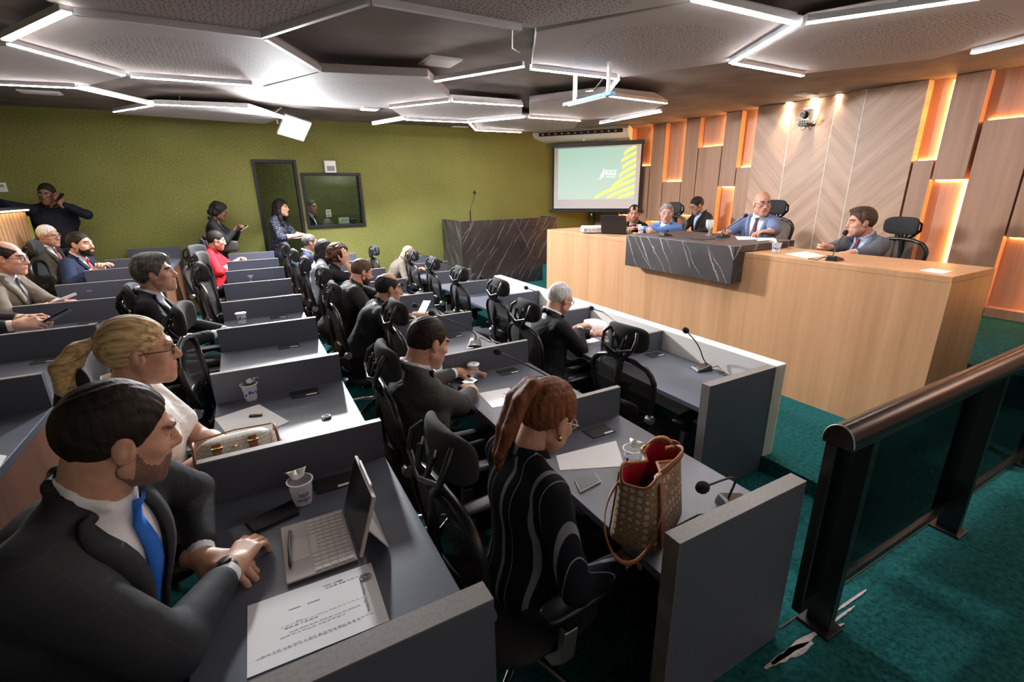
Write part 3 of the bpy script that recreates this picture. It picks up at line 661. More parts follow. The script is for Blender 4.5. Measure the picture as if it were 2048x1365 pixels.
# ================================================================== people: implicit surfaces, meshed with surface nets
class SDF:
    def __init__(s, lo, hi, res):
        s.lo = np.array(lo, np.float32)-3*res; s.res = res
        s.n = np.maximum(4, np.ceil((np.array(hi)+3*res-s.lo)/res).astype(int)+1)
        s.D = np.full(s.n, .5, np.float32); s.L = np.zeros(s.n, np.int8)
    def win(s, lo, hi):
        a = np.clip(np.floor((np.array(lo)-s.lo)/s.res).astype(int), 0, s.n); b = np.clip(np.ceil((np.array(hi)-s.lo)/s.res).astype(int)+1, 0, s.n)
        if np.any(b <= a): return None
        ax = [(s.lo[i]+s.res*np.arange(a[i], b[i], dtype=np.float32)) for i in range(3)]
        return (slice(a[0], b[0]), slice(a[1], b[1]), slice(a[2], b[2])), ax[0][:, None, None], ax[1][None, :, None], ax[2][None, None, :]
    def put(s, w, d, k, lab):
        A = s.D[w]; L = s.L[w]; L[(d < A)] = lab
        if k > 0: h = np.maximum(k-np.abs(A-d), 0)/k; s.D[w] = np.minimum(A, d)-h*h*k*.25
        else: s.D[w] = np.minimum(A, d)
    def cut(s, w, d, k=0.):
        A = s.D[w]; d = -d
        if k > 0: h = np.maximum(k-np.abs(A-d), 0)/k; s.D[w] = np.maximum(A, d)+h*h*k*.25
        else: s.D[w] = np.maximum(A, d)
    def cap(s, a, b, ra, rb=None, k=.02, lab=0, sub=False):
        rb = ra if rb is None else rb; a = np.array(a, float); b = np.array(b, float); m = max(ra, rb)+k+2.5*s.res
        W = s.win(np.minimum(a, b)-m, np.maximum(a, b)+m)
        if W is None: return
        w, X, Y, Z = W; ab = b-a; L2 = max(1e-9, float(ab@ab))
        t = np.clip(((X-a[0])*ab[0]+(Y-a[1])*ab[1]+(Z-a[2])*ab[2])/L2, 0, 1)
        d = np.sqrt((X-a[0]-t*ab[0])**2+(Y-a[1]-t*ab[1])**2+(Z-a[2]-t*ab[2])**2)-(ra+(rb-ra)*t)
        (s.cut if sub else s.put)(w, d.astype(np.float32), *((k,) if sub else (k, lab)))
    def chain(s, pts, rs, k=.02, lab=0):
        for i in range(len(pts)-1): s.cap(pts[i], pts[i+1], rs[i], rs[i+1], k, lab)
    def ell(s, c, r, k=.02, lab=0, R=None, sub=False):
        r = np.array(r, float); m = float(max(r))+k+2.5*s.res; c = np.array(c, float)
        W = s.win(c-m, c+m)
        if W is None: return
        w, X, Y, Z = W; x, y, z = X-c[0], Y-c[1], Z-c[2]
        if R is not None:
            R = np.array(R); x, y, z = (R[0, 0]*x+R[1, 0]*y+R[2, 0]*z), (R[0, 1]*x+R[1, 1]*y+R[2, 1]*z), (R[0, 2]*x+R[1, 2]*y+R[2, 2]*z)
        k0 = np.sqrt((x/r[0])**2+(y/r[1])**2+(z/r[2])**2); k1 = np.sqrt((x/r[0]**2)**2+(y/r[1]**2)**2+(z/r[2]**2)**2)+1e-6
        d = (k0*(k0-1)/k1).astype(np.float32)
        (s.cut if sub else s.put)(w, d, *((k,) if sub else (k, lab)))
    def frontY(s, x, z, y0=None):
        """largest y on the column (x, z) that is inside"""
        i, k = int(round((x-s.lo[0])/s.res)), int(round((z-s.lo[2])/s.res))
        if not (0 <= i < s.n[0] and 0 <= k < s.n[2]): return None
        col = s.D[i, :, k]; ins = np.nonzero(col < 0)[0]
        if len(ins) == 0: return None
        j = ins[-1]
        if j+1 >= s.n[1]: return float(s.lo[1]+s.res*j)
        a, b = col[j], col[j+1]; return float(s.lo[1]+s.res*(j+a/(a-b)))
    def mesh(s):
        D = s.D; D[0] = D[-1] = .5; D[:, 0] = D[:, -1] = .5; D[:, :, 0] = D[:, :, -1] = .5
        I = D < 0; nx, ny, nz = D.shape
        cnt = np.zeros((nx-1, ny-1, nz-1), np.int8)
        offs = [(i, j, k) for i in (0, 1) for j in (0, 1) for k in (0, 1)]
        for i, j, k in offs: cnt += I[i:nx-1+i, j:ny-1+j, k:nz-1+k]
        cells = np.argwhere((cnt > 0) & (cnt < 8))
        if len(cells) == 0: return np.zeros((0, 3)), np.zeros((0, 4), int), np.zeros(0, np.int8)
        vid = np.full(cnt.shape, -1, np.int32); vid[tuple(cells.T)] = np.arange(len(cells))
        val = {o: D[cells[:, 0]+o[0], cells[:, 1]+o[1], cells[:, 2]+o[2]] for o in offs}
        acc = np.zeros((len(cells), 3)); num = np.zeros(len(cells))
        for o in offs:
            for ax in range(3):
                if o[ax]: continue
                p = list(o); p[ax] = 1; p = tuple(p); a, b = val[o], val[p]; m = (a < 0) != (b < 0)
                t = a[m]/(a[m]-b[m]); q = np.tile(np.array(o, float), (m.sum(), 1)); q[:, ax] += t
                acc[m] += q; num[m] += 1
        V = (cells+acc/num[:, None])*s.res+s.lo
        near = np.stack([np.abs(val[o]) for o in offs]).argmin(0); oo = np.array(offs)[near]
        lab = s.L[cells[:, 0]+oo[:, 0], cells[:, 1]+oo[:, 1], cells[:, 2]+oo[:, 2]]
        F = []
        for ax in range(3):
            u, v = (ax+1) % 3, (ax+2) % 3
            sl0 = [slice(None)]*3; sl1 = [slice(None)]*3; sl0[ax] = slice(0, -1); sl1[ax] = slice(1, None)
            e = np.argwhere(I[tuple(sl0)] != I[tuple(sl1)])
            e = e[(e[:, u] > 0) & (e[:, v] > 0) & (e[:, u] < D.shape[u]-1) & (e[:, v] < D.shape[v]-1)]
            if len(e) == 0: continue
            ins = I[tuple(e.T)]; q = []
            for du, dv in ((0, 0), (-1, 0), (-1, -1), (0, -1)):
                c = e.copy(); c[:, u] += du; c[:, v] += dv; q.append(vid[tuple(c.T)])
            q = np.stack(q, 1); q[~ins] = q[~ins][:, ::-1]; F.append(q[(q >= 0).all(1)])
        return V, np.concatenate(F), lab
def to_obj(parts, name, mats, parent=None, smooth=True):
    """parts: list of (V, F(list or array), material index per face or int)"""
    V = []; F = []; M = []; o = 0
    for v, f, m in parts:
        V += [tuple(map(float, p)) for p in v]; F += [tuple(int(i)+o for i in q) for q in f]
        M += ([int(m)]*len(f) if np.isscalar(m) else [int(x) for x in m]); o += len(v)
    me = bpy.data.meshes.new(name); me.from_pydata(V, [], F)
    for m in mats: me.materials.append(m)
    me.polygons.foreach_set('material_index', M)
    if smooth: me.shade_smooth()
    me.update(); ob = bpy.data.objects.new(name, me); COL.objects.link(ob)
    if parent: ob.parent = parent
    return ob
def smoothed(V, F, it=2, lam=.5):
    F = np.asarray(F); n = len(V)
    a = np.concatenate([F[:, 0], F[:, 1], F[:, 2], F[:, 3]]); b = np.concatenate([F[:, 1], F[:, 2], F[:, 3], F[:, 0]])
    deg = np.bincount(a, minlength=n)+np.bincount(b, minlength=n)
    for k in range(it*2):
        S = np.zeros_like(V)
        for i in range(3): S[:, i] = np.bincount(a, V[b, i], n)+np.bincount(b, V[a, i], n)
        V = V+(lam if k % 2 == 0 else -lam*1.03)*(S/np.maximum(deg, 1)[:, None]-V)
    return V
def rot(yaw=0, pitch=0, roll=0):
    """head/hand frame: x right, y forward, z up; yaw to the left, pitch nose down, roll to the right shoulder (degrees)"""
    return np.array(Matrix.Rotation(math.radians(yaw), 3, 'Z') @ Matrix.Rotation(math.radians(-pitch), 3, 'X') @ Matrix.Rotation(math.radians(roll), 3, 'Y'))
def unit(v): v = np.array(v, float); return v/(np.linalg.norm(v)+1e-9)

def cloth(name, col):
    if name in MATS: return MATS[name]
    m = plain(name, col, .8, vary=.10, nscale=160, spec=.25); nt = m.node_tree; b = nt.nodes['Principled BSDF']
    n = N(nt, 'ShaderNodeTexNoise', Scale=7., Detail=3., Roughness=.5, Distortion=.8); nt.links.new(coords(nt, (1, 1, 1.7)), n.inputs['Vector']); bump(nt, b, n.outputs['Fac'], .55, .03); return m
def hair_mat(name, c0, c1, sc=(60, 60, 12), rough=.6):
    if name in MATS: return MATS[name]
    m, nt, b = new_mat(name)
    n = N(nt, 'ShaderNodeTexNoise', Scale=1., Detail=5., Roughness=.6); nt.links.new(coords(nt, sc), n.inputs['Vector'])
    nt.links.new(ramp(nt, n.outputs['Fac'], [(.34, c0), (.66, c1)]), b.inputs['Base Color']); b.inputs['Roughness'].default_value = rough
    b.inputs['Specular IOR Level'].default_value = .25
    bump(nt, b, n.outputs['Fac'], .8, .006); return m
def skin_mat(name, c):
    if name in MATS: return MATS[name]
    m = plain(name, c, .5, vary=.10, nscale=38, bumps=.06); b = m.node_tree.nodes['Principled BSDF']
    b.inputs['Subsurface Weight'].default_value = .12; b.inputs['Subsurface Radius'].default_value = (.012, .005, .003); b.inputs['Specular IOR Level'].default_value = .35
    return m
plain('stubble', (.20, .105, .075), .6, vary=.25, nscale=260); skin_mat('skin_light', (.56, .31, .215)); skin_mat('skin_tan', (.42, .215, .14)); skin_mat('skin_brown', (.25, .12, .075)); skin_mat('skin_dark', (.15, .07, .045)); skin_mat('skin_pink', (.58, .29, .21))
hair_mat('hair_black', (.006, .005, .005), (.022, .018, .016)); hair_mat('hair_dark', (.006, .004, .003), (.026, .017, .012)); hair_mat('hair_grey', (.09, .085, .08), (.33, .32, .31))
hair_mat('hair_pepper', (.02, .018, .017), (.12, .11, .10)); hair_mat('hair_white', (.40, .38, .36), (.72, .70, .68)); hair_mat('hair_blonde', (.27, .17, .065), (.80, .61, .32), (85, 7, 70))
hair_mat('hair_copper', (.07, .022, .009), (.27, .095, .038), (80, 80, 7)); hair_mat('hair_curly', (.025, .010, .007), (.13, .05, .03), (45, 45, 45)); hair_mat('hair_brown', (.035, .020, .013), (.11, .066, .042))
plain('eye_white', (.72, .70, .67), .25); plain('iris_dark', (.018, .010, .007), .15); plain('lip', (.36, .13, .105), .45); plain('lip_dark', (.20, .075, .06), .45)
plain('lens_clear', (.8, .85, .9), .05, Alpha=.12)

def head_parts(style, res, age=.0, fem=False, jaw=1., beard=None, mouth=0.):
    """skin of a head and face around (0, 0, 0), ears included; neck added by the caller"""
    s = SDF((-.10, -.13, -.15), (.10, .14, .14), res); J = jaw
    s.ell((0, -.014, .030), (.0735, .094, .090), 0)
    s.ell((0, .026, -.028), (.060*J, .066, .086), .03)
    s.ell((0, .044, -.080), (.040*J, .044, .034), .03); s.ell((0, .076, -.099), (.019*J, .016, .014), .022)
    for q in (-1, 1):
        s.cap((q*.052*J, .004, -.058), (q*.014, .074, -.100), .017, .013, .022)
        s.ell((q*.044, .058, -.020), (.024, .022, .018), .022)
        s.ell((q*.047*J, .040, -.058), (.020, .028, .024), .022)
    s.cap((-.033, .082, .027), (.033, .082, .027), .010, .010, .02)
    for q in (-1, 1): s.ell((q*.0315, .100, .006), (.020, .018, .013), .014, sub=True)
    s.cap((0, .088, .018), (0, .108, -.022), .0075, .0125, .014); s.ell((0, .108, -.027), (.0125, .011, .009), .006)
    for q in (-1, 1): s.ell((q*.0125, .096, -.029), (.0085, .011, .0075), .006)
    s.ell((0, .082, -.060), (.030, .016, .020), .02)
    s.ell((0, .0935, -.0540), (.023 if not fem else .021, .0075, .0046), .005, 1); s.ell((0, .0920, -.0640), (.019, .0080, .0056 if not fem else .0066), .005, 1)
    s.cap((-.021, .1025, -.0592), (.021, .1025, -.0592), .0022+mouth*.004, None, .004, sub=True)
    for q in (-1, 1):
        s.cap((q*.012, .0945, .0305), (q*.034, .0895, .0330), .0046 if not fem else .0032, None, .003, 2); s.cap((q*.034, .0895, .0330), (q*.049, .078, .0285), .0044 if not fem else .003, .003, .003, 2)
        s.cap((q*.019, .0845, .0120), (q*.033, .0860, .0140), .0036, .004, .004); s.cap((q*.033, .0860, .0140), (q*.046, .0775, .0105), .004, .003, .004); s.cap((q*.021, .0815, -.0020), (q*.044, .0775, -.0015), .0034, .003, .005)
        R = rot(0, -12, 0); s.ell((q*.0765, -.006, -.004), (.0095, .0205, .033), .008, R=R)
        s.ell((q*.088, .001, .002), (.009, .010, .018), .006, sub=True); s.ell((q*.079, .006, -.010), (.006, .006, .010), .005)
    V, F, L = s.mesh(); V = smoothed(V, F, 1)
    fl = L[F[:, 0]].astype(int); c = V[F].mean(1)
    m = (np.abs(c[:, 0]) < .0225-.25*np.abs(c[:, 2]+.0592)) & (np.abs(c[:, 2]+.0592) < .0105) & (c[:, 1] > .078); fl[fl == 1] = 0; fl[m] = 1
    ax = np.abs(c[:, 0]); bz = np.interp(ax, [.010, .034, .050], [.0310, .0335, .0280]); fl[fl == 2] = 0
    fl[(ax > .011) & (ax < .050) & (np.abs(c[:, 2]-bz) < (.0052 if not fem else .0034)*(1.15-ax/.09)) & (c[:, 1] > .055)] = 2
    if beard:
        zl = np.interp(c[:, 1], [-.02, .012, .035, .062, .08, .1], [.0, -.004, -.040, -.052, -.043, -.041])
        m = (c[:, 2] < zl) & (c[:, 1] > -.014) & ((np.abs(c[:, 0]) < .066) | (c[:, 1] > .02)) & (fl == 0) & (c[:, 2] > -.120)
        if beard == 'goatee': m &= (c[:, 1] > .055)
        if beard == 'moustache': m = (np.abs(c[:, 2]+.044) < .006) & (c[:, 1] > .085) & (np.abs(c[:, 0]) < .026)
        fl[m] = 5
    eyes = MB()
    for q in (-1, 1):
        eyes.ell((q*.0320, .0755, .0052), (.0120, .0105, .0075), 3, 12); eyes.ell((q*.0320, .0848, .0052), (.0056, .0024, .0056), 4, 10)
    return [(V, F, fl), (np.array(eyes.v), eyes.f, eyes.m)]

def hair_parts(style, res, R=1.):
    t = dict(short=.009, crop=.006, side=.014, quiff=.016, recede=.010, balding=.009, fringe=.006, tail=.010, tail2=.011, long=.016, bob=.024, curly=.03, bun=.010).get(style, .01)
    s = SDF((-.16, -.30 if 'tail' in style else -.17, -.36), (.16, .13, .19), res)
    s.ell((0, -.014, .030), (.0735+t, .094+t, .090+t), 0)
    rr = random.Random(5)
    if style == 'quiff': s.ell((0, .045, .100), (.058, .048, .030), .025); s.ell((0, -.02, .112), (.060, .07, .022), .02)
    if style == 'side': s.ell((.01, .02, .105), (.066, .07, .026), .02)
    if style in ('bob', 'curly'):
        m = 90 if style == 'curly' else 26
        for i in range(m):
            a = rr.uniform(0, 2*PI); e = rr.uniform(-.55, 1.2); L = Vector((math.cos(a)*math.cos(e)*(.088 if style == 'bob' else .102), math.sin(a)*math.cos(e)*.11-.018, math.sin(e)*.108+.012))
            if L.y > .055 and L.z < .075: continue
            q = rr.uniform(.018, .03); s.ell(L, (q, q, q), .008 if style == 'curly' else .02)
    # face opening and hairline
    hl = dict(short=0, crop=0, side=.002, quiff=.004, recede=-.012, balding=-.004, fringe=-.03, tail=-.004, tail2=-.004, long=.0, bob=.012, curly=.018, bun=0).get(style, 0)
    s.ell((0, .118, -.056+hl), (.118, .128, .132), .012, sub=True)
    if style == 'recede':
        for q in (-1, 1): s.ell((q*.045, .075, .10), (.030, .05, .05), .012, sub=True)
    if style == 'balding': s.ell((0, .035, .125), (.066, .125, .066), .014, sub=True)
    if style == 'fringe': s.ell((0, .03, .125), (.085, .16, .11), .014, sub=True)
    # lower edge: sideburns, over the ears, nape
    W = s.win((-.2, -.4, -.4), (.2, .2, .2)); w, X, Y, Z = W
    if style in ('long', 'bob', 'curly'): zl = np.full_like(Y, -.075)
    else: zl = np.where(Y > -.005, -.018, np.where(Y > -.035, .0-.9*(-.005-Y), -.028-.95*np.minimum(.055, -.035-Y)))
    s.D[w] = np.maximum(s.D[w], np.broadcast_to(zl-Z, s.D[w].shape).astype(np.float32))
    if style not in ('long', 'bob', 'curly'):
        for q in (-1, 1): s.ell((q*.088, -.004, -.010), (.030, .021, .036), .006, sub=True)
    if style == 'long':
        for q in (-1, 1): s.chain([(q*.070, -.01, .02), (q*.082, .0, -.06), (q*.085, .018, -.15), (q*.080, .035, -.235), (q*.072, .045, -.28)], [.025, .026, .028, .024, .008], .03)
        s.chain([(0, -.075, .0), (0, -.085, -.1), (0, -.085, -.2)], [.05, .055, .045], .04); s.chain([(.05, -.06, -.05), (.055, -.06, -.19)], [.04, .035], .03); s.chain([(-.05, -.06, -.05), (-.055, -.06, -.19)], [.04, .035], .03)
    if style == 'bob': s.chain([(-.07, -.045, -.03), (0, -.085, -.045), (.07, -.045, -.03)], [.035, .04, .035], .03)
    if style == 'bun': s.ell((0, -.125, .01), (.034, .03, .034), .012)
    V, F, L = s.mesh(); V = smoothed(V, F, 1)
    ph = V[:, 0]*140+np.sin(V[:, 2]*40)*2.+np.sin(V[:, 1]*31)*1.7; d = np.sin(ph)*.5+np.sin(ph*2.3+V[:, 2]*60)*.5
    nv = V-np.array((0, -.014, .02)); nv /= np.linalg.norm(nv, axis=1)[:, None]
    V = V+nv*(d*(.0016 if style not in ('curly',) else .004))[:, None]-nv*.0015
    return V, F
def hand_parts(side, res, curl=.5, spread=.0, thumb=.3, point=False):
    """hand with wrist at the origin, y along the hand, z out of its back; side +1 = right hand"""
    s = SDF((-.07, -.05, -.09), (.07, .21, .05), res); q = -side
    kx = [q*.029, q*.0095, -q*.010, -q*.028]; ky = [.088, .093, .088, .078]
    for x, y in zip(kx, ky): s.cap((x*.62, .006, -.002), (x, y, 0), .0165, .0115, .014)
    s.cap((0, -.035, 0), (0, .015, 0), .026, .024, .02); s.ell((q*.022, .035, -.010), (.016, .028, .014), .014)
    for i, (x, y) in enumerate(zip(kx, ky)):
        L = [(.041, .026, .021), (.046, .029, .022), (.042, .027, .021), (.033, .021, .019)][i]
        c = curl*(1+.12*i); p = np.array((x, y, .0)); ang = 0; sx = (x/.03)*.10+(x/.03)*spread
        if point and i == 0: c = .12
        r = [.0096, .0100, .0094, .0082][i]
        for j, l in enumerate(L):
            ang += c*(.75, 1., .7)[j]; d = np.array((math.sin(sx)*math.cos(ang), math.cos(ang)*math.cos(sx), -math.sin(ang)))
            p2 = p+d*l; s.cap(p, p2, r*(1-.06*j), r*(1-.06*(j+1)), .005); p = p2
    p = np.array((q*.026, .022, -.008)); a = unit((q*.8, .62, -.25-thumb*.6)); b = unit((q*(.45-thumb*.5), .85, -.25-thumb*.7))
    s.cap(p, p+a*.042, .0135, .0115, .012); s.cap(p+a*.042, p+a*.042+b*.034, .0112, .0098, .006); s.cap(p+a*.042+b*.034, p+a*.042+b*.056, .0098, .008, .005)
    V, F, L = s.mesh(); return smoothed(V, F, 1), F

def person(label, head, face=0, pitch=5, roll=0, body=0, lean=8, hands=(None, None), skin='skin_tan', hair='short', hcol='hair_dark', top='suit', jacket=(.012, .012, .014), shirt=(.75, .76, .80),
           tie=None, girth=1., sw=1., beard=None, bcol=None, glasses=None, res=.009, hres=.0065, fem=False, jaw=1., sleeves='long', floor=0., stand=False, age=0., trousers=(.012, .012, .014), hscale=1., mat_top=None,
           hdir=(None, None), hup=(None, None), curl=(.5, .5), thumb=(.3, .3), mouth=0., belly=0., elbow=(None, None), spread=(0, 0), cuff=True, group='seated listeners at the grey desks', legs=True, vlen=.36, vw=.070, tail=None, point=(False, False), collar=True, spine=.50, edge=None):
    if edge is not None:
        pr_ = math.radians(pitch); nbx = head[0]-.03*math.cos(pr_)-.062*math.sin(pr_)-.026; lean = math.degrees(math.asin(min(.5, max(.03, (nbx-(edge-.175-.10*(girth-1)-belly*.5))/.25))))
    head = np.array(head, float); az = math.radians(body)-PI/2; ca, sa = math.cos(az), math.sin(az)
    org = np.array((head[0]-.0, head[1], floor))
    if not stand:   # base of the person: floor below the hips
        org = org-np.array((math.cos(math.radians(body)), math.sin(math.radians(body)), 0))*(.05+.5*math.sin(math.radians(lean)))
    def loc(p): d = np.array(p, float)-org; return np.array((d[0]*ca+d[1]*sa, -d[0]*sa+d[1]*ca, d[2]))
    H = loc(head); Rh = rot(face-body, pitch, roll); hs = hscale
    Tn = H+Rh @ np.array((0, -.030, -.062))*hs; Nb = Tn+np.array((0, -.026, -.072))
    ln = math.radians(lean); up = np.array((0, math.sin(ln), math.cos(ln))); rt = np.array((1., 0, 0)); fw = np.array((0, math.cos(ln), -math.sin(ln)))
    Rt = np.stack([rt, fw, up], 1); spine = spine if stand else min(spine, (Nb[2]-.535)/max(.5, up[2])); hip = Nb-up*spine; g = girth
    def T(x, y, z): return Nb+rt*x+fw*y+up*z
    Sh = {q: T(q*.150*sw, -.008, -.064) for q in (-1, 1)}
    W = {}; E = {}; HD = {}
    for i, q in enumerate((-1, 1)):
        tgt = loc(hands[i]) if hands[i] is not None else hip+np.array((q*.10, .30, .10))
        a, l1, l2 = Sh[q], .285*sw**.3, .255; d = tgt-a; L = np.linalg.norm(d)
        if L > (l1+l2)*.985: tgt = a+d/L*(l1+l2)*.985; d = tgt-a; L = np.linalg.norm(d)
        x = (l1*l1-l2*l2+L*L)/(2*L); h = math.sqrt(max(1e-6, l1*l1-x*x)); u = d/L
        pole = np.array((q*.36, -.38, -.85) if hands[i] is None else (q*.66, -.22, -.62)) if elbow[i] is None else np.array(elbow[i], float)
        pole = unit(pole-u*(pole@u)); E[q] = a+u*x+pole*h; W[q] = tgt
        HD[q] = unit(tgt-E[q])
    name_top = dict(suit='jacket', shirt='shirt', blouse='blouse', tee='blouse').get(top, 'shirt')
    # ---- skin: head, neck, chest under the clothes, bare arms and hands in one mesh
    parts = []
    for V, F, m in head_parts(None, hres, age, fem, jaw, beard, mouth): parts.append((np.asarray(V)*hs @ Rh.T+H, F, m))
    s = SDF(np.minimum(Nb-.16, Tn-.09), np.maximum(Nb+.16, Tn+.09), max(hres, .006))
    nr = .056*(.86 if fem else 1.)*(.5+.5*g)
    s.cap(H+Rh @ np.array((0, -.028, -.045))*hs, Nb+np.array((0, .0, .0)), nr, nr*1.06, .02); s.ell(T(0, -.012, -.06), (.09, .045, .05), .03, R=Rt)
    V, F, L = s.mesh(); parts.append((V, F, 0))
    if sleeves == 'long':
        s = SDF(np.min([Sh[-1], Sh[1], E[-1], E[1], W[-1], W[1], Nb], 0)-.06, np.max([Sh[-1], Sh[1], E[-1], E[1], W[-1], W[1], Nb], 0)+.06, .012)
        for q in (-1, 1): s.chain([T(0, -.012, -.07), Sh[q], E[q], W[q]], [.045, .036, .028, .024], .02)
        V, F, L = s.mesh(); parts.append((V, F, 0))
    if sleeves != 'long':
        for q in (-1, 1):
            s = SDF(np.minimum(np.minimum(Sh[q], E[q]), W[q])-.08, np.maximum(np.maximum(Sh[q], E[q]), W[q])+.08, max(hres, .006))
            s.cap(Sh[q], E[q], .050*g, .041*g, .02); s.cap(E[q], E[q]+(W[q]-E[q])*.3, .041*g, .041*g, .02); s.cap(E[q]+(W[q]-E[q])*.3, W[q], .041*g, .027, .02); V, F, L = s.mesh(); parts.append((V, F, 0))
    for i, q in enumerate((-1, 1)):
        yv = unit(HD[q] if hdir[i] is None else np.array((hdir[i][0]*ca+hdir[i][1]*sa, -hdir[i][0]*sa+hdir[i][1]*ca, hdir[i][2])))
        zz = np.array((0, 0, 1.)) if hup[i] is None else np.array((hup[i][0]*ca+hup[i][1]*sa, -hup[i][0]*sa+hup[i][1]*ca, hup[i][2]))
        zz = unit(zz-yv*(zz@yv)); xx = np.cross(yv, zz); Rm = np.stack([xx, yv, zz], 1)
        V, F = hand_parts(q, min(hres, .0062), curl[i], spread[i], thumb[i], point[i]); V = V*(.92 if fem else 1.); parts.append((V @ Rm.T+W[q], F, 0))
    base = 'person'
    bm_ = MATS[bcol] if bcol else MATS[hcol]
    root = to_obj(parts, base, [MATS[skin], MATS['lip' if skin not in ('skin_dark', 'skin_brown') else 'lip_dark'], bm_ if fem or hair != 'bald' else MATS['hair_dark'], MATS['eye_white'], MATS['iris_dark'], bm_])
    root.location = org; root.rotation_euler = (0, 0, az); tag(root, label, 'person', group)
    # ---- hair
    if hair != 'bald':
        V, F = hair_parts(hair, max(hres*.9, .005)); V = V*hs @ Rh.T+H; hp = [(V, F, 0)]; mats = [MATS[hcol]]
        if tail is not None:
            pts, rs = tail; s = SDF(np.min([Rh @ np.array(p)*hs+H for p in pts], 0)-.06, np.max([Rh @ np.array(p)*hs+H for p in pts], 0)+.06, max(hres*.8, .0045))
            rr = random.Random(9)
            for k in range(7):
                o = np.array((rr.uniform(-1, 1), rr.uniform(-1, 1), 0))
                s.chain([Rh @ (np.array(p)*hs+o*r*.65*min(1, j*.7))+H for j, (p, r) in enumerate(zip(pts, rs))], [r*.62 for r in rs], .008)
            V, F, L = s.mesh(); hp.append((V, F, 0))
        ho = to_obj(hp, 'hair', mats, root)
        if tail is not None:
            b = MB(); p0 = Rh @ np.array(tail[0][0])*hs+H; p1 = Rh @ np.array(tail[0][1])*hs+H; d = unit(p1-p0)
            b.tube([p0-d*.006, p0+d*.010], tail[1][0]*1.12, 14); b.build('hair_tie', MATS['black_matte'], ho, smooth=60)
    # ---- clothes
    allp = [Sh[-1], Sh[1], E[-1], E[1], W[-1], W[1], hip, Nb]
    s = SDF(np.min(allp, 0)-.20, np.max(allp, 0)+.17, res); t = .013 if top == 'suit' else .006
    if sleeves != 'none' and sleeves != 'long':
        s = SDF(np.min([Sh[-1], Sh[1], hip, Nb, E[-1], E[1]], 0)-.20, np.max([Sh[-1], Sh[1], hip, Nb, E[-1], E[1]], 0)+.17, res)
    def torso(s, t):
        s.ell(T(0, -.012, -.13), (.152*sw+t, .092*g+t, .115), .0, R=Rt); s.ell(T(0, .012, -.20), (.150*g*sw+t, .108*g+t, .155+t), .05, R=Rt)
        s.ell(T(0, .010+belly*.5, -.36), (.142*g+t, .108*g+t+belly*.6, .16+t), .06, R=Rt); s.ell(T(0, .0, -.48), (.165*g+t, .125*g+t, .12+t), .06, R=Rt)
        if fem:
            for q in (-1, 1): s.ell(T(q*.068, .088*g, -.205), (.056+t*.5, .050+t*.5, .056), .035, R=Rt)
        for q in (-1, 1): s.cap(T(q*.035, -.018, .004), Sh[q]+up*.006, .040+t*.4, .044+t*.8, .035)
    zf = {}
    def front(sd, x, d, off):
        p = T(x, 0, -d); y = sd.frontY(p[0], p[2])
        return None if y is None else np.array((p[0], y+off, p[2]))
    torso(s, t)
    if top == 'suit':
        lap = []
        for q in (-1, 1):
            row = []
            for k in range(13):
                d = -.012+(vlen+.012)*k/12; wv = vw*(1-max(0, d)/vlen); lw = .052*(1 if d < vlen*.45 else max(.06, 1-(d-vlen*.45)/(vlen*.6))) * (0.55+.45*min(1, (d+.05)/.12))
                a = front(s, q*wv, max(d, .012), .004); c = front(s, q*(wv+lw), max(d, .012), .007); e_ = front(s, q*(wv+lw*.5), max(d, .012), .0085)
                if a is None or c is None or e_ is None: continue
                if d < .012: a, c, e_ = a+up*(.012-d), c+up*(.012-d), e_+up*(.012-d)
                row.append([a, e_, c])
            if len(row) > 3: lap.append(row)
    mt = mat_top or cloth('cloth_%02x%02x%02x' % tuple(int(min(1, c)**.45*255) for c in jacket), jacket)
    fy = lambda x, d: None
    neckhole = lambda s: s.cap(T(0, -.0, -.01), H+Rh @ np.array((0, -.03, -.04)), nr+.004, nr+.004, .004, sub=True)
    if top == 'suit':
        w, X, Y, Z = s.win(s.lo, s.lo+s.res*s.n); dx, dy, dz = X-Nb[0], Y-Nb[1], Z-Nb[2]
        d_ = -(dx*up[0]+dy*up[1]+dz*up[2]); f_ = dx*fw[0]+dy*fw[1]+dz*fw[2]; wv = vw*(1-np.maximum(d_, 0)/vlen)
        s.cut(w, np.maximum(np.maximum(np.abs(dx)-wv, .0-f_), d_-vlen).astype(np.float32), .004)
        s.chain([T(-.072, .035, .004), T(-.066, -.02, .022), T(-.04, -.056, .036), T(0, -.068, .040), T(.04, -.056, .036), T(.066, -.02, .022), T(.072, .035, .004)], [.012, .014, .015, .015, .015, .014, .012], .012)
    neckhole(s)
    for q in (-1, 1):
        if sleeves == 'long':
            s.cap(Sh[q], E[q], .052*g**.8+t*.8, .042*g**.8+t*.8, .03); s.cap(E[q], E[q]+(W[q]-E[q])*(.77 if top == 'suit' else .86), .043*g**.8+t*.8, .031+t*.8, .02)
            rr = random.Random(int(abs(head[1])*100)+q)
            for fk in (.08, .2, .32): # folds at the elbow
                c = E[q]+(Sh[q]-E[q])*fk; s.cap(c+rt*.012*rr.uniform(-1, 1), c+np.array((0, .014, .012))*rr.uniform(-1, 1), .039*g**.5+t+.002, .036+t, .006)
        elif sleeves == 'short': s.cap(Sh[q], Sh[q]+(E[q]-Sh[q])*.62, .060+t, .060+t, .03)
        elif sleeves == 'elbow': s.cap(Sh[q], E[q], .056+t, .050+t, .03); s.cap(E[q], E[q]+(W[q]-E[q])*.25, .048+t, .044+t, .02)
    V, F, L = s.mesh(); V = smoothed(V, F, 2); jo = to_obj([(V, F, 0)], name_top, [mt], root)
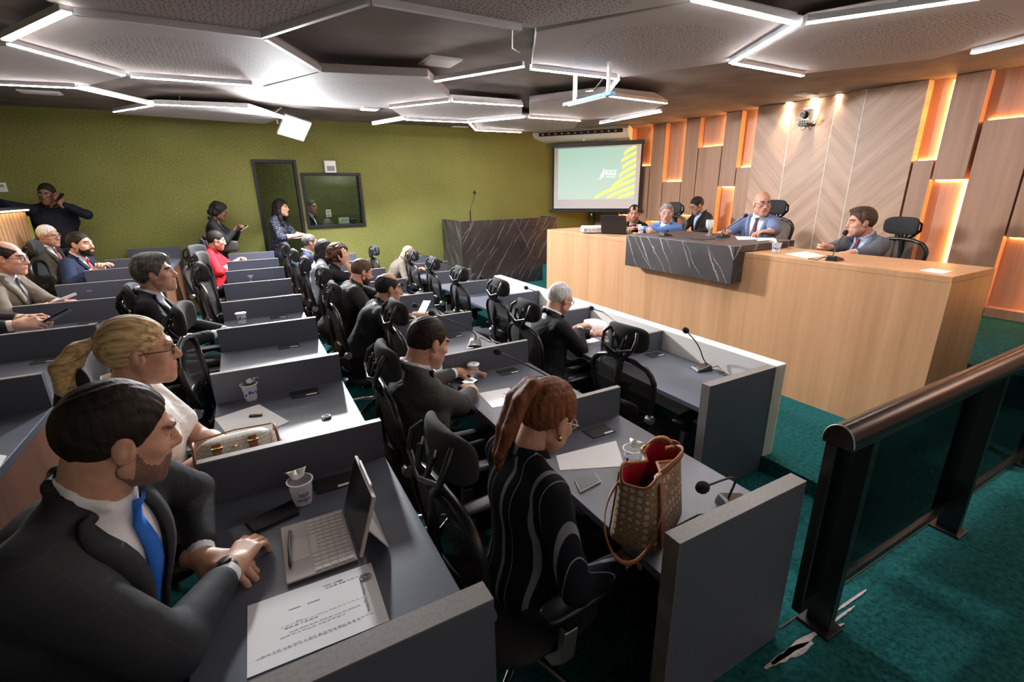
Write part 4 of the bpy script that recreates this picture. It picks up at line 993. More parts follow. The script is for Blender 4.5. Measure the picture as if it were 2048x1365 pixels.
    if top == 'suit':
        b = MB()
        for row in lap: b.grid(row)
        if b.v: b.build('lapel', mt, jo, smooth=60, solid=.005)
        s2 = SDF(T(-.26, -.2, -.5)-.05, T(.26, .25, .1)+.05, max(res*.8, .006)); torso(s2, .001); s2.cap(T(0, .0, -.09), T(0, .004, -.022), nr+.016, nr+.012, .02)
        pl = lambda x, y, z: T(x, y, z)
        if collar: s2.chain([T(.012, .066, -.012), T(.050, .042, .020), T(.060, -.01, .040), T(.035, -.052, .052), T(0, -.062, .055), T(-.035, -.052, .052), T(-.060, -.01, .040), T(-.050, .042, .020), T(-.012, .066, -.012)], [.011]*9, .006)
        shirt_front = lambda d, off: front(s2, 0, d, off)
        tp = [(d, shirt_front(max(d, .03), .006)) for d in np.linspace(.012, vlen*.95, 12)] if tie is not None else []
        w, X, Y, Z = s2.win(s2.lo, s2.lo+s2.res*s2.n); dz = -((Y-Nb[1])*up[1]+(Z-Nb[2])*up[2]); s2.D[w] = np.maximum(s2.D[w], np.broadcast_to(dz-vlen-.06, s2.D[w].shape)); s2.D[w] = np.maximum(s2.D[w], np.broadcast_to(np.abs(X-Nb[0])-.115, s2.D[w].shape).astype(np.float32))
        V, F, L = s2.mesh(); prt = [(V, F, 0)]; cfs = []
        if cuff and sleeves == 'long':
            for q in (-1, 1):
                b = MB(); d = W[q]-E[q]; b.tube([E[q]+d*.80, E[q]+d*.945], [.0345, .0325], 14); cfs.append(b)
        sm = plain('shirt_%02x%02x%02x' % tuple(int(min(1, c)**.45*255) for c in shirt), shirt, .75, vary=.04, nscale=160)
        so = to_obj(prt, 'shirt', [sm], root); [cb.build('shirt_cuff', sm, root, smooth=60) for cb in cfs]
        if tie is not None:
            rows = []
            for d, p in tp:
                if p is None: continue
                if d < .03: p = p+up*(.03-d)
                hw = .016+.008*max(0, 1-abs(d-.018)/.02) if d < .045 else min(.013+.028*min(1, (d-.045)/.26), max(.006, vw*(1-d/vlen)+.004))
                o = .012 if d < .045 else .004
                rows.append([p+rt*(-hw), p+fw*o, p+rt*hw])
            if len(rows) > 3:
                tm = plain('tie_%02x%02x%02x' % tuple(int(min(1, c)**.45*255) for c in tie), tie, .5, vary=.15, nscale=90)
                MB().grid(rows).build('tie', tm, root, smooth=80, solid=.004)
    elif collar:
        b = MB(); c = [T(.014, .066, -.020), T(.050, .042, .012), T(.062, -.01, .034), T(.036, -.052, .046), T(0, -.062, .050), T(-.036, -.052, .046), T(-.062, -.01, .034), T(-.050, .042, .012), T(-.014, .066, -.020)]
        b.grid([[p+np.array((0, 0, -.014)), p*1.0+(p-T(0, 0, .02))*.06*np.array((1, 1, 0))+np.array((0, 0, .012)), p+(p-T(0, 0, 0.02))*.22*np.array((1, 1, 0))+np.array((0, 0, -.014))] for p in c]); b.build('collar', mt, jo, smooth=80, solid=.003)
    # ---- legs
    if legs:
        r2 = max(res, .011); kn = {}; an = {}
        for q in (-1, 1):
            if stand: kn[q] = np.array((q*.09, hip[1]+.02, (hip[2])*.5)); an[q] = np.array((q*.10, hip[1], .08))
            else:
                hz = min(hip[2], .56); kn[q] = hip+np.array((q*.06, .42, 0)); kn[q][2] = max(.40, min(hip[2]-.02, .52)); an[q] = kn[q]+np.array((0, .12, 0)); an[q][2] = .09
        s = SDF(np.min([hip, kn[-1], an[-1], kn[1], an[1]], 0)-.2, np.max([hip, kn[-1], kn[1], an[1], an[-1]], 0)+.15, r2)
        s.ell(hip-up*.01, (.163*g, .128*g, .10), 0, R=Rt)
        for q in (-1, 1): s.cap(hip+np.array((q*.085, 0, -.03)), kn[q], .085*g**.5, .062, .04); s.cap(kn[q], an[q], .062, .046, .03)
        V, F, L = s.mesh(); lm = plain('trousers_%02x%02x%02x' % tuple(int(min(1, c)**.45*255) for c in trousers), trousers, .85, vary=.2, nscale=200)
        to_obj([(smoothed(V, F, 1), F, 0)], 'trousers', [lm], root)
        for q in (-1, 1):
            b = MB(); b.ell(an[q]+np.array((0, .07, -.045)), (.042, .125, .038), 0, 14); b.ell(an[q]+np.array((0, -.01, -.03)), (.038, .05, .052), 0, 12); b.build('shoe', MATS['black_plastic'], root, smooth=60)
    # ---- glasses
    if glasses:
        gm = plain('frame_%02x%02x%02x' % tuple(int(c*255) for c in glasses), glasses, .3)
        b = MB(); le = MB(); X = lambda p: Rh @ np.array(p)*hs+H
        for q in (-1, 1):
            ring = [X((q*.0325+.0235*math.cos(a)*(1+.12*abs(math.sin(a))), .0985-.006*((.0235*math.cos(a)*q+.03)/.05), .004+.0175*math.sin(a))) for a in [2*PI*k/18 for k in range(19)]]
            b.tube(ring, .0021, 6, cap=False); le.add(ring[:-1], [tuple(range(18))])
            b.tube([X((q*.056, .092, .009)), X((q*.074, .075, .010)), X((q*.0785, .02, .010)), X((q*.0785, -.008, .006)), X((q*.079, -.022, -.012))], .0022, 6)
        b.tube([X((-.010, .101, .008)), X((0, .1035, .011)), X((.010, .101, .008))], .002, 6)
        go = b.build('glasses', gm, root, smooth=60); le.build('lenses', MATS['lens_clear'], go)
    root['_'] = 0; del root['_']
    return root, dict(H=H, Rh=Rh, T=T, W=W, E=E, loc=loc, up=up, fw=fw, rt=rt, org=org, az=az, HD=HD)
# ================================================================== the people
def az(d): return (math.cos(math.radians(d)), math.sin(math.radians(d)), 0)
BLK = (.009, .009, .011); STAGE = 'people behind the podium on the stage'; WALLP = 'people by the green wall'
def check_cloth(name, base, line, p):
    m, nt, b = new_mat(name); v = coords(nt); sp = N(nt, 'ShaderNodeSeparateXYZ'); nt.links.new(v, sp.inputs[0]); cs = []
    for ax, w in ((0, .035), (2, .035)):
        d = N(nt, 'ShaderNodeMath', operation='DIVIDE'); d.inputs[1].default_value = p; nt.links.new(sp.outputs[ax], d.inputs[0])
        f = N(nt, 'ShaderNodeMath', operation='FRACT'); nt.links.new(d.outputs[0], f.inputs[0])
        cs.append(ramp(nt, f.outputs[0], [(0, (0, 0, 0)), (.46, (0, 0, 0)), (.5, (1, 1, 1)), (.5+w, (0, 0, 0))]))
    mx = N(nt, 'ShaderNodeMix', data_type='RGBA', blend_type='LIGHTEN'); mx.inputs['Factor'].default_value = 1; nt.links.new(cs[0], mx.inputs['A']); nt.links.new(cs[1], mx.inputs['B'])
    fin = N(nt, 'ShaderNodeMix', data_type='RGBA'); nt.links.new(mx.outputs['Result'], fin.inputs['Factor']); fin.inputs['A'].default_value = (*base, 1); fin.inputs['B'].default_value = (*line, 1)
    nt.links.new(fin.outputs['Result'], b.inputs['Base Color']); b.inputs['Roughness'].default_value = .75; b.inputs['Specular IOR Level'].default_value = .25
    n = N(nt, 'ShaderNodeTexNoise', Scale=9., Detail=3.); nt.links.new(v, n.inputs['Vector']); bump(nt, b, n.outputs['Fac'], .35, .02); return m
def dotted(name, base, col, sc):
    m, nt, b = new_mat(name); vo = N(nt, 'ShaderNodeTexVoronoi', Scale=sc, Randomness=.6); nt.links.new(coords(nt), vo.inputs['Vector'])
    nt.links.new(ramp(nt, vo.outputs['Distance'], [(0, col), (.2, col), (.25, base)]), b.inputs['Base Color']); b.inputs['Roughness'].default_value = .8; return m
PEOPLE = {}
# --- second row from the left
PEOPLE['grey'] = person('man in a dark grey check suit and bright blue tie beside the tablet', ony(238, 872, 1.19), 20, 16, 4, -18, 11, (at(405, 1118, ZB+.045), at(462, 1138, ZB+.055)), 'skin_light', 'short', 'hair_dark',
    mat_top=check_cloth('suit_check', (.021, .023, .029), (.030, .032, .039), .06), tie=(.008, .13, .55), girth=1.22, sw=1.16, beard='full', bcol='stubble', res=.0065, hres=.0042, floor=FB, belly=.03,
    hdir=(az(-35), az(62)), hup=(None, None), curl=(.5, .42), thumb=(.3, -.1), elbow=((-.35, .25, -.9), (.75, .45, -.6)), jaw=1.03, hscale=.97, vw=.078, vlen=.40, edge=-.254)
PEOPLE['blonde'] = person('blonde woman with ponytail and red glasses in a white blouse', ony(278, 704, 2.06), 8, 4, 0, -6, 8, (at(470, 893, ZB+.05), at(425, 905, ZB+.045)), 'skin_light', 'tail2', 'hair_blonde', 'blouse', jacket=(.78, .76, .74),
    glasses=(.13, .02, .018), res=.007, hres=.0045, fem=True, sleeves='short', floor=FB, tail=([(0, -.098, .055), (0, -.150, .030), (0, -.185, -.02), (.01, -.19, -.09), (.02, -.165, -.16)], [.016, .034, .038, .030, .008]), trousers=(.62, .58, .50), girth=1.05, curl=(.8, .8), hscale=1.05, edge=-.254)
PEOPLE['profile'] = person('man with swept-up greying hair in a black suit, in profile', ony(309, 548, 3.88), 2, -3, 0, 0, 9, (at(455, 662, ZB+.03), at(432, 668, ZB+.035)), 'skin_light', 'quiff', 'hair_pepper', jacket=BLK, shirt=(.55, .62, .75), res=.009, hres=.0055, floor=FB, hdir=(az(-10), az(10)), jaw=.98, hscale=1.04, edge=-.254)
PEOPLE['red'] = person('woman in a red blouse with white-framed glasses', ony(432, 481, 7.42), 4, 16, 0, -4, 14, (ony(480, 521, 7.3), ony(470, 524, 7.2)), 'skin_tan', 'bun', 'hair_black', 'blouse', jacket=(.60, .012, .025), glasses=(.75, .72, .70), res=.010, hres=.007, fem=True, sleeves='elbow', floor=FB, edge=-.254)
# --- far left row
PEOPLE['scroll'] = person('man cut by the left edge, in a dark suit, scrolling a phone', (-1.70, 3.93, 1.20), -6, 18, 0, -6, 6, (ony(88, 640, 3.90), ony(62, 650, 3.80)), 'skin_light', 'short', 'hair_dark', jacket=(.018, .018, .022), shirt=(.72, .60, .50), res=.009, hres=.006, floor=FA, hdir=(az(-5), az(10)), curl=(.75, .7), hup=((.2, .6, .6), (-.2, -.7, .5)), girth=1.15, belly=.03, edge=-1.455)
PEOPLE['taupe'] = person('bald-browed man with round glasses in a taupe suit at the left edge', ony(16, 517, 4.90), -6, 8, 0, -10, -6, (ony(120, 606, 4.7), ony(105, 612, 4.62)), 'skin_pink', 'balding', 'hair_dark', jacket=(.135, .11, .085), shirt=(.66, .66, .70), tie=(.10, .095, .10), glasses=(.03, .03, .035), res=.009, hres=.006, floor=FA, belly=.05, girth=1.15, jaw=1.08, hdir=(az(0), az(15)), curl=(.7, .6), edge=-1.455)
PEOPLE['capped'] = person('grey-haired man with thick dark glasses, in a brown suit beside the slatted partition', ony(97, 472, 7.35), -28, 6, 0, -15, 2, (None, None), 'skin_tan', 'crop', 'hair_white', jacket=(.035, .027, .018), tie=(.2, .05, .04), glasses=(.008, .008, .010), res=.011, hres=.0065, floor=FA, jaw=1.05, beard='moustache', bcol='hair_grey')
PEOPLE['redtie'] = person('bearded man in a navy suit with a bright red tie', ony(161, 489, 6.8), -24, 2, 0, -14, 4, (ony(203, 536, 6.62), ony(190, 540, 6.5)), 'skin_light', 'short', 'hair_dark', jacket=(.010, .018, .048), tie=(.62, .008, .015), beard='full', bcol='hair_dark', res=.010, hres=.006, floor=FA, girth=1.3, sw=1.18, belly=.05, jaw=1.08, hscale=1.08, edge=-1.455)
# --- by the green wall
PEOPLE['caller'] = person('man in a navy shirt on the phone, standing, one arm over the slatted partition', ony(94, 388, 8.05), -98, 10, -8, -76, 3, (ony(122, 407, 7.92), ony(34, 428, 7.72)), 'skin_brown', 'short', 'hair_black', 'shirt', jacket=(.006, .008, .018), glasses=(.03, .025, .02), res=.011, hres=.0065, floor=FA, stand=True, girth=1.25, sw=1.2, belly=.03, group=WALLP, hdir=((-.3, .1, 1.), (-.15, -.2, -1.)), hup=((.5, -.8, .1), (0, -1, .2)), curl=(.8, .25), elbow=((-.9, .2, -.6), (1., .0, .5)), spine=.52)
PEOPLE['texter'] = person('woman in a black blazer standing at the green wall, looking at her phone', ony(438, 424, 8.15), -2, 22, 0, -6, 4, (ony(478, 457, 8.05), ony(470, 460, 8.0)), 'skin_dark', 'bob', 'hair_black', 'suit', jacket=BLK, shirt=(.25, .13, .08), glasses=(.06, .05, .04), res=.010, hres=.0065, fem=True, stand=True, floor=FB, trousers=(.012, .03, .10), group=WALLP, collar=False, curl=(.7, .7), cuff=False)
PEOPLE['doorway'] = person('woman with long dark hair in a dotted navy blouse, sitting in the doorway', ony(562, 416, 8.28), -28, 4, 0, -24, 8, (ony(606, 470, 8.12), ony(597, 471, 8.06)), 'skin_light', 'long', 'hair_black', 'blouse', mat_top=dotted('dotted_navy', (.008, .012, .03), (.45, .48, .55), 48), res=.010, hres=.0065, fem=True, floor=FB, trousers=(.035, .065, .10), group=WALLP, sleeves='elbow', collar=False)
PEOPLE['booth'] = person('man in a dark navy suit behind the booth window', ony(622, 414, 9.2), -40, 2, 0, -30, 4, (None, None), 'skin_tan', 'short', 'hair_pepper', jacket=(.008, .010, .02), res=.012, hres=.0075, floor=FB, group=WALLP, tie=None)
# --- third row
PEOPLE['striped'] = person('woman with a copper ponytail in a black and grey striped jacket', ony(1094, 832, 1.20), 14, 30, 4, 2, 12, ((1.00, 1.36, .46), (.94, .98, .46)), 'skin_light', 'tail', 'hair_copper', 'shirt',
    mat_top=striped('stripe_cloth', (.006, .007, .013), (.20, .21, .245), .105, .13, 0, 0, .01, (.72, (.30, .32, .36), .016)), glasses=(.62, .52, .42), res=.0065, hres=.0042, fem=True, floor=FC, trousers=(.012, .010, .010), tail=([(0, -.080, .088), (0, -.125, .075), (.0, -.150, .02), (.005, -.150, -.07), (.0, -.135, -.15), (.0, -.115, -.20)], [.013, .034, .038, .034, .022, .004]), elbow=(None, (.5, -.25, -.8)), girth=1.02, hscale=1.04, edge=.917)
PEOPLE['tapper'] = person('man in a grey jacket with cropped dark hair, tapping a phone on the desk', ony(856, 686, 2.08), 12, 22, -3, 4, 18, (at(912, 745, ZCc+.05), at(945, 782, ZCc+.03)), 'skin_light', 'short', 'hair_dark', jacket=(.052, .054, .050), res=.0075, hres=.0048, floor=FC, girth=1.12, sw=1.08, hdir=(az(-10), az(85)), elbow=((-.4, -.3, -.85), (.9, -.35, -.5)), curl=(.35, .5), point=(True, False), spread=(.3, 0), edge=.917)
PEOPLE['balding'] = person('balding man in a black suit holding a phone in both hands', ony(777, 577, 3.86), 4, 10, 0, 0, 14, (ony(838, 629, 3.70), ony(828, 632, 3.62)), 'skin_tan', 'balding', 'hair_black', jacket=BLK, res=.009, hres=.0055, floor=FC, hdir=(az(-10), az(10)), curl=(.7, .6), girth=1.1, belly=.02, edge=.917)
PEOPLE['bearded'] = person('bearded man in black with dark-framed glasses, bending over his desk', ony(724, 544, 4.78), 6, 20, 0, 0, 18, (ony(800, 592, 4.6), ony(780, 596, 4.5)), 'skin_pink', 'short', 'hair_brown', jacket=(.011, .010, .010), shirt=(.02, .02, .02), glasses=(.008, .008, .01), beard='full', bcol='hair_brown', res=.009, hres=.006, floor=FC, girth=1.25, sw=1.1, belly=.04, edge=.917)
PEOPLE['curly'] = person('woman with curly reddish-brown hair, hand at her ear, in black', ony(678, 512, 5.66), 10, 8, 0, 0, 12, (None, ony(692, 527, 5.50)), 'skin_light', 'curly', 'hair_curly', 'blouse', jacket=(.010, .010, .012), res=.010, hres=.0065, fem=True, floor=FC, sleeves='elbow', hdir=(None, (.1, .1, 1)), hup=(None, (.2, -1, 0)), curl=(.5, .35), elbow=(None, (.5, -.2, -1)), edge=.917)
PEOPLE['greyjacket'] = person('dark-haired woman in a pale blue-grey jacket', ony(650, 499, 6.56), 14, 4, 0, 0, 12, (None, None), 'skin_light', 'long', 'hair_black', 'shirt', jacket=(.36, .38, .44), res=.010, hres=.0065, fem=True, floor=FC, collar=False, edge=.917)
PEOPLE['navy'] = person('grey-haired man in a navy jacket, last in his row by the green wall', ony(620, 486, 7.45), 6, 2, 0, 0, 4, (None, None), 'skin_tan', 'short', 'hair_pepper', jacket=(.014, .022, .045), res=.011, hres=.007, floor=FC, edge=.917)
# --- front row
PEOPLE['bald'] = person('bald bearded man in a brown shirt bent over his phone', ony(816, 508, 7.15), -14, 44, 0, -6, 26, (ony(838, 541, 7.0), ony(832, 543, 6.95)), 'skin_tan', 'bald', 'hair_dark', 'shirt', jacket=(.095, .078, .062), beard='full', bcol='hair_dark', res=.010, hres=.0065, floor=FD, girth=1.15, belly=.03, edge=2.114)
PEOPLE['white'] = person('white-haired man in a black suit reading papers in the front row', ony(1120, 598, 2.96), 4, 24, 0, 0, 15, (at(1190, 668, ZD+.08), ony(1158, 655, 3.0)), 'skin_pink', 'crop', 'hair_white', jacket=BLK, glasses=(.05, .045, .04), res=.0075, hres=.005, floor=FD, hdir=(az(20), (1, .1, .1)), curl=(.5, .7), girth=1.1, belly=.02, hscale=1.04, edge=2.114)
# --- stage
PEOPLE['pink'] = person('man in a black suit and pink patterned shirt behind the laptop on the stage', onx(1268, 428, 5.10), 226, 2, 0, 205, 2, ((4.55, 5.5, 1.14), (4.55, 5.2, 1.14)), 'skin_tan', 'recede', 'hair_black', jacket=BLK, shirt=(.45, .22, .20), tie=(.40, .18, .17), res=.010, hres=.0065, floor=.18, group=STAGE, beard='goatee', bcol='stubble', legs=False, hscale=1.05)
PEOPLE['blue'] = person('grey-haired man in a bright blue blazer and open white shirt', onx(1333, 427, 5.05), 224, 4, 0, 200, 2, ((4.5, 5.0, 1.14), (4.5, 4.6, 1.14)), 'skin_pink', 'short', 'hair_grey', jacket=(.11, .24, .56), glasses=(.45, .40, .36), res=.009, hres=.006, floor=.2, group=STAGE, girth=1.12, legs=False, hscale=1.08, vw=.08)
PEOPLE['notes'] = person('man in a dark suit with glasses, head bowed, sitting against the wood wall', onx(1394, 411, 6.30), 160, 28, 0, 168, 6, ((5.95, 5.2, .98), (5.9, 5.4, .97)), 'skin_tan', 'short', 'hair_black', jacket=(.014, .014, .014), shirt=(.42, .50, .68), glasses=(.01, .01, .01), res=.010, hres=.0065, floor=.3, group=STAGE, hscale=1.05)
PEOPLE['chair'] = person('bald man with round glasses, light blue suit and purple tie', onx(1524, 408, 5.02), 236, 4, 0, 200, -4, ((4.62, 3.05, 1.21), onx(1452, 465, 4.55)), 'skin_pink', 'bald', 'hair_grey', jacket=(.155, .205, .36), tie=(.085, .018, .055), glasses=(.02, .02, .02), res=.008, hres=.0052, floor=.32, group=STAGE, girth=1.15, belly=.03, legs=False, hdir=(az(150), az(170)), curl=(.5, .9), hscale=1.06, vw=.085, vlen=.42)
PEOPLE['speaker'] = person('man in a grey suit and dark red tie speaking into the microphone', onx(1722, 445, 4.95), 140, 6, 0, 172, 6, (onx(1660, 517, 4.12), onx(1612, 506, 4.05)), 'skin_pink', 'side', 'hair_brown', jacket=(.115, .135, .165), shirt=(.50, .60, .80), tie=(.16, .010, .018), res=.0075, hres=.005, floor=.2, group=STAGE, girth=1.2, belly=.03, legs=False, hdir=(az(165), az(160)), hup=(None, (.1, 1, .1)), curl=(.3, .9), thumb=(.2, -1.4), hscale=1.06, mouth=.6, jaw=1.05)
# ================================================================== things on the desks
plain('cup_plastic', (.86, .88, .90), .12, Alpha=.24); plain('cup_water', (.80, .84, .88), .05, Alpha=.22); plain('foil', (.84, .83, .80), .35, .15)
plain('cup_print', (.03, .06, .42), .4); plain('cup_red', (.6, .05, .05), .4); plain('phone_black', (.006, .006, .008), .28, spec=.25); plain('leather_tan', (.33, .115, .04), .45, vary=.12, nscale=60)
plain('gold', (.75, .52, .22), .25, 1.); plain('red_plastic', (.5, .008, .012), .35); plain('red_lining', (.42, .01, .045), .6); plain('tablet_beige', (.46, .40, .37), .55); plain('key_beige', (.60, .54, .51), .5)
emit('screen_phone', (.62, .70, .80), .22); plain('foam_black', (.010, .010, .011), .95, vary=.4, nscale=400, bumps=.5)
plain('felt_pen', (.008, .008, .009), .3)
MATS['cup_plastic'].blend_method = 'BLEND' if hasattr(MATS['cup_plastic'], 'blend_method') else None
def cup(p, label, lid='peeled', s=1., text=False, grp='plastic water cups on the desks', rz=0.):
    t = empty('water_cup', tuple(p), rz, label, 'cup', grp)
    pr = [(0, .0), (.0255, .0), (.0275, .004), (.0365, .082), (.0395, .084), (.0395, .086), (.0352, .084), (.0262, .005), (0, .004)]
    MB().lathe([(r*s, z*s) for r, z in pr], 28).build('cup_body', MATS['cup_plastic'], t, smooth=40)
    MB().lathe([(0, .005*s), (.0268*s, .005*s), (.0335*s, .055*s), (0, .055*s)], 24).build('water', MATS['cup_water'], t, smooth=40)
    MB().lathe([(.0362*s, .0835*s), (.0402*s, .0835*s), (.0402*s, .0865*s), (.0362*s, .0865*s)], 28).build('rim', MATS['white_plastic'], t, smooth=40)
    # blue print wrapped round the side
    def wrap(x, y, o=.0006): a = x/.032; r = .0275+.009*(y/.08)+o; return (r*s*math.cos(a-PI/2), r*s*math.sin(a-PI/2), y*s)
    if text:
        for k in range(2):
            for txt, y0, sz in (('água', .045, .019), ('volpe', .023, .020)):
                text_mesh(txt, sz, MATS['cup_print'], 'lettering', t, .0001, lambda c, y0=y0, k=k: Vector(wrap(c.x+k*.10, c.y+y0)))
        b = MB(); b.grid([[wrap(-.014+.028*i/10, .0395+.003*j, .0008) for j in (0, 1)] for i in range(11)]); b.build('print_band', MATS['cup_red'], t)
    else:
        rr = random.Random(int(p[1]*100)); b = MB()
        for k in range(11):
            x0 = -.1+.018*k+rr.uniform(-.004, .004); y0 = .03+.012*rr.random(); h = .008+.012*rr.random(); b.grid([[wrap(x0+.011*i/3, y0+h*j+.004*math.sin(i+k)) for j in (0, 1)] for i in range(4)])
        b.build('print_marks', MATS['cup_print'], t)
    rr = random.Random(int(p[0]*1000)); V = []; n = 18
    if lid == 'closed':
        b = MB(); P = [[(r*s*math.cos(a), r*s*math.sin(a), (.0872+rr.uniform(-.0016, .0016)+.002*(k == 1))*s) for k, r in enumerate((.001, .02, .041))] for a in [2*PI*i/n for i in range(n)]]; b.grid(P, 0, True)
    else:
        b = MB(); P = []
        for i in range(n):
            a = 2*PI*i/n; row = []
            for k, r in enumerate((.001, .016, .036)):
                x, y = r*math.cos(a)*.9, r*math.sin(a)+.034; fold = max(0, .045-y); row.append((x*s*(1+.15*math.sin(3*a)), y*s*.8+.008*s, (.090+.55*max(0, .030-abs(y-.03))*.7+.006*math.sin(2*a+k)+rr.uniform(-.001, .001))*s))
            P.append(row)
        b.grid(P, 0, True)
    b.build('foil_lid', MATS['foil'], t, smooth=60, solid=.0006); return t
def a3(u, v, z): return tuple(at(u, v, z))
cup(a3(607, 1006, ZB), 'plastic water cup with blue lettering beside the tablet keyboard', 'peeled', text=True, rz=.15, s=1.02)
cup(a3(503, 800, ZB), 'water cup with crumpled foil lid, on the desk with the white handbag', 'peeled', rz=-.5)
cup(a3(485, 648, ZB), 'water cup on the desk where the man in profile rests his hands', 'closed')
cup(a3(503, 566, ZB), 'water cup standing by itself two places beyond the man in profile', 'closed')
cup(a3(526, 524, ZB), 'small water cup on the desk of the woman in red', 'closed')
cup(a3(186, 600, ZA), 'water cup behind the divider in the far left row, by the pale phone', 'peeled')
cup(a3(254, 561, ZA), 'water cup with flat foil lid in the far left row', 'closed')
cup((-1.22, 8.0, ZA), 'farthest water cup in the far left row', 'closed')
cup(a3(1263, 934, ZCc), 'water cup with white peeled lid next to the tote bag', 'peeled', rz=-1.2)
cup(a3(947, 755, ZCc), 'foil-sealed water cup by the hand of the man in the grey jacket', 'closed')
cup(a3(793, 594, ZCc), 'water cup on the desk of the bearded man with glasses', 'closed')
STG = 'drinks on the stage counter'
cup(a3(1551, 507, PTOP), 'clear plastic cup on the oak podium left of the speaker', 'none_', grp=STG)
cup(a3(1281, 467, PTOP), 'small clear cup beside the black laptop on the stage', 'none_', grp=STG)
t = empty('water_goblet', a3(1417, 471, 1.185), 0, 'stemmed water glass standing on the marble counter', 'glass', STG)
MB().lathe([(0, 0), (.035, 0), (.034, .004), (.006, .01), (.005, .05), (.02, .062), (.036, .085), (.039, .12), (.036, .155), (.034, .155), (.036, .12), (.033, .088), (.0, .066)], 26).build('bowl', MATS['cup_plastic'], t, smooth=50)
MB().lathe([(0, .068), (.031, .09), (.0355, .125), (0, .125)], 22).build('water', MATS['cup_water'], t, smooth=50)

# ------------------------------------------------------------------ microphones
def bez(p, q, r, s, n=14):
    p, q, r, s = map(np.array, (p, q, r, s)); return [p*(1-t)**3+3*q*t*(1-t)**2+3*r*t*t*(1-t)+s*t**3 for t in np.linspace(0, 1, n)]
def mic(base, head, label, mids=None, rz=0., ring=True, kind='dark', cable=None, hr=.021):
    base, head = np.array(base, float), np.array(head, float); c, s_ = math.cos(-rz), math.sin(-rz)
    def L(p): d = np.array(p, float)-base; return np.array((d[0]*c-d[1]*s_, d[0]*s_+d[1]*c, d[2]))
    t = empty('microphone', tuple(base), rz, label, 'microphone', 'gooseneck microphones')
    b = MB(); b.add([(-.055, -.065, 0), (.055, -.065, 0), (.042, .06, 0), (-.042, .06, 0), (-.045, -.05, .018), (.045, -.05, .018), (.032, .05, .042), (-.032, .05, .042)], [(3, 2, 1, 0), (4, 5, 6, 7), (0, 1, 5, 4), (1, 2, 6, 5), (2, 3, 7, 6), (3, 0, 4, 7)])
    bo = b.build('base', MATS['black_plastic'], t, bevel=.008); MB().box((.0, -.035, .0205), (.03, .016, .006)).build('talk_button', MATS['silver' if kind == 'silver' else 'red_plastic'], bo, bevel=.002)
    if kind == 'silver': MB().add([(-.052, -.066, .004), (-.01, -.066, .004), (-.012, .05, .044), (-.036, .05, .043)], [(0, 1, 2, 3)]).build('side_trim', MATS['silver'], bo, solid=.002)
    h = L(head); st = np.array((0, .03, .04)); mid = [L(m) for m in mids] if mids is not None else [st+np.array((0, 0, .10)), h*.6+np.array((0, 0, .03))]
    pts = bez(st, mid[0], mid[1], h); b = MB(); b.tube(pts, .0042, 8); b.build('gooseneck', MATS['black_plastic'], t, smooth=60)
    d = unit(h-pts[-3]); b = MB()
    R = Vector(d).to_track_quat('Z', 'Y').to_matrix(); b.ell(h+d*.018, (hr, hr, hr*1.25), 0, 16, R); b.build('foam_head', MATS['foam_black'], t, smooth=80)
    if ring: b = MB(); b.tube([h-d*.012, h-d*.002], .0075, 12); b.build('ring_light', MATS['red_plastic'], t, smooth=60)
    b = MB(); cb = [st+np.array((.02, .02, -.02)), (.03, .10, .03), (.07, .13, .006), (.10, .07, .005), (.14, .09, .005)] if cable is None else [st]+[L(q) for q in cable]
    b.tube(cb, .003, 6); b.build('cable', MATS['black_plastic'], t, smooth=60); return t
b0 = at(1470, 1012, ZCc); mic(b0, ony(1412, 973, b0[1]-.01), 'microphone leaning over the tote bag at the end panel', [b0+np.array((0, 0, .13)), b0+np.array((.0, .0, .135))], 1.2, False, cable=[b0+np.array((-.04, -.02, .005)), at(1395, 1030, ZCc+.004), at(1340, 1060, ZCc+.004)])
b0 = at(1404, 740, ZD); mic(b0, ony(1374, 664, b0[1]+.05), 'microphone upright on the empty end of the front row desk', [b0+np.array((0, .04, .10)), ony(1410, 700, b0[1]+.06)], -1.9, False)
b0 = at(1092, 770, ZCc); mic(b0, ony(1000, 706, b0[1]+.05), 'red-ringed microphone rising from a tangle of black cables', [ony(1085, 748, b0[1]+.02), ony(1040, 722, b0[1]+.03)], -1.2, True)
b0 = at(950, 692, ZCc); mic(b0, ony(868, 629, b0[1]+.03), 'red-ringed microphone with silver base, behind the man in the grey jacket', [ony(962, 668, b0[1]+.03), ony(925, 650, b0[1]+.03)], -.5, True, 'silver')
b0 = at(878, 640, ZCc); mic(b0, ony(834, 611, b0[1]+.02), 'microphone beside the phone of the balding man', [b0+np.array((0, .03, .12)), ony(855, 610, b0[1]+.02)], -.9, False)
b0 = at(1243, 650, ZD); mic(b0, ony(1186, 618, b0[1]+.02), 'microphone in front of the white-haired man', [b0+np.array((.0, .03, .10)), ony(1215, 630, b0[1]+.02)], -1.2, False)
b0 = at(1103, 606, ZD); mic(b0, ony(1055, 577, b0[1]+.02), 'microphone on the front desk, one place past the white-haired man', [b0+np.array((0, .03, .10)), ony(1075, 586, b0[1]+.02)], -1.2, False)
b0 = at(1008, 589, ZD); mic(b0, ony(965, 556, b0[1]+.02), 'microphone with cables two places past the white-haired man', [at(1026, 590, ZD+.06), ony(1020, 572, b0[1]+.02)], -1.2, False)
b0 = at(945, 553, ZD); mic(b0, ony(884, 524, b0[1]), 'microphone three places past the white-haired man', [b0+np.array((.02, .03, .12)), ony(905, 534, b0[1]+.02)], -1.2, False)
b0 = at(880, 533, ZD); mic(b0, ony(829, 504, b0[1]), 'farthest front row microphone, by the bald man', [b0+np.array((.02, .03, .12)), ony(850, 514, b0[1]+.02)], -1.2, False)
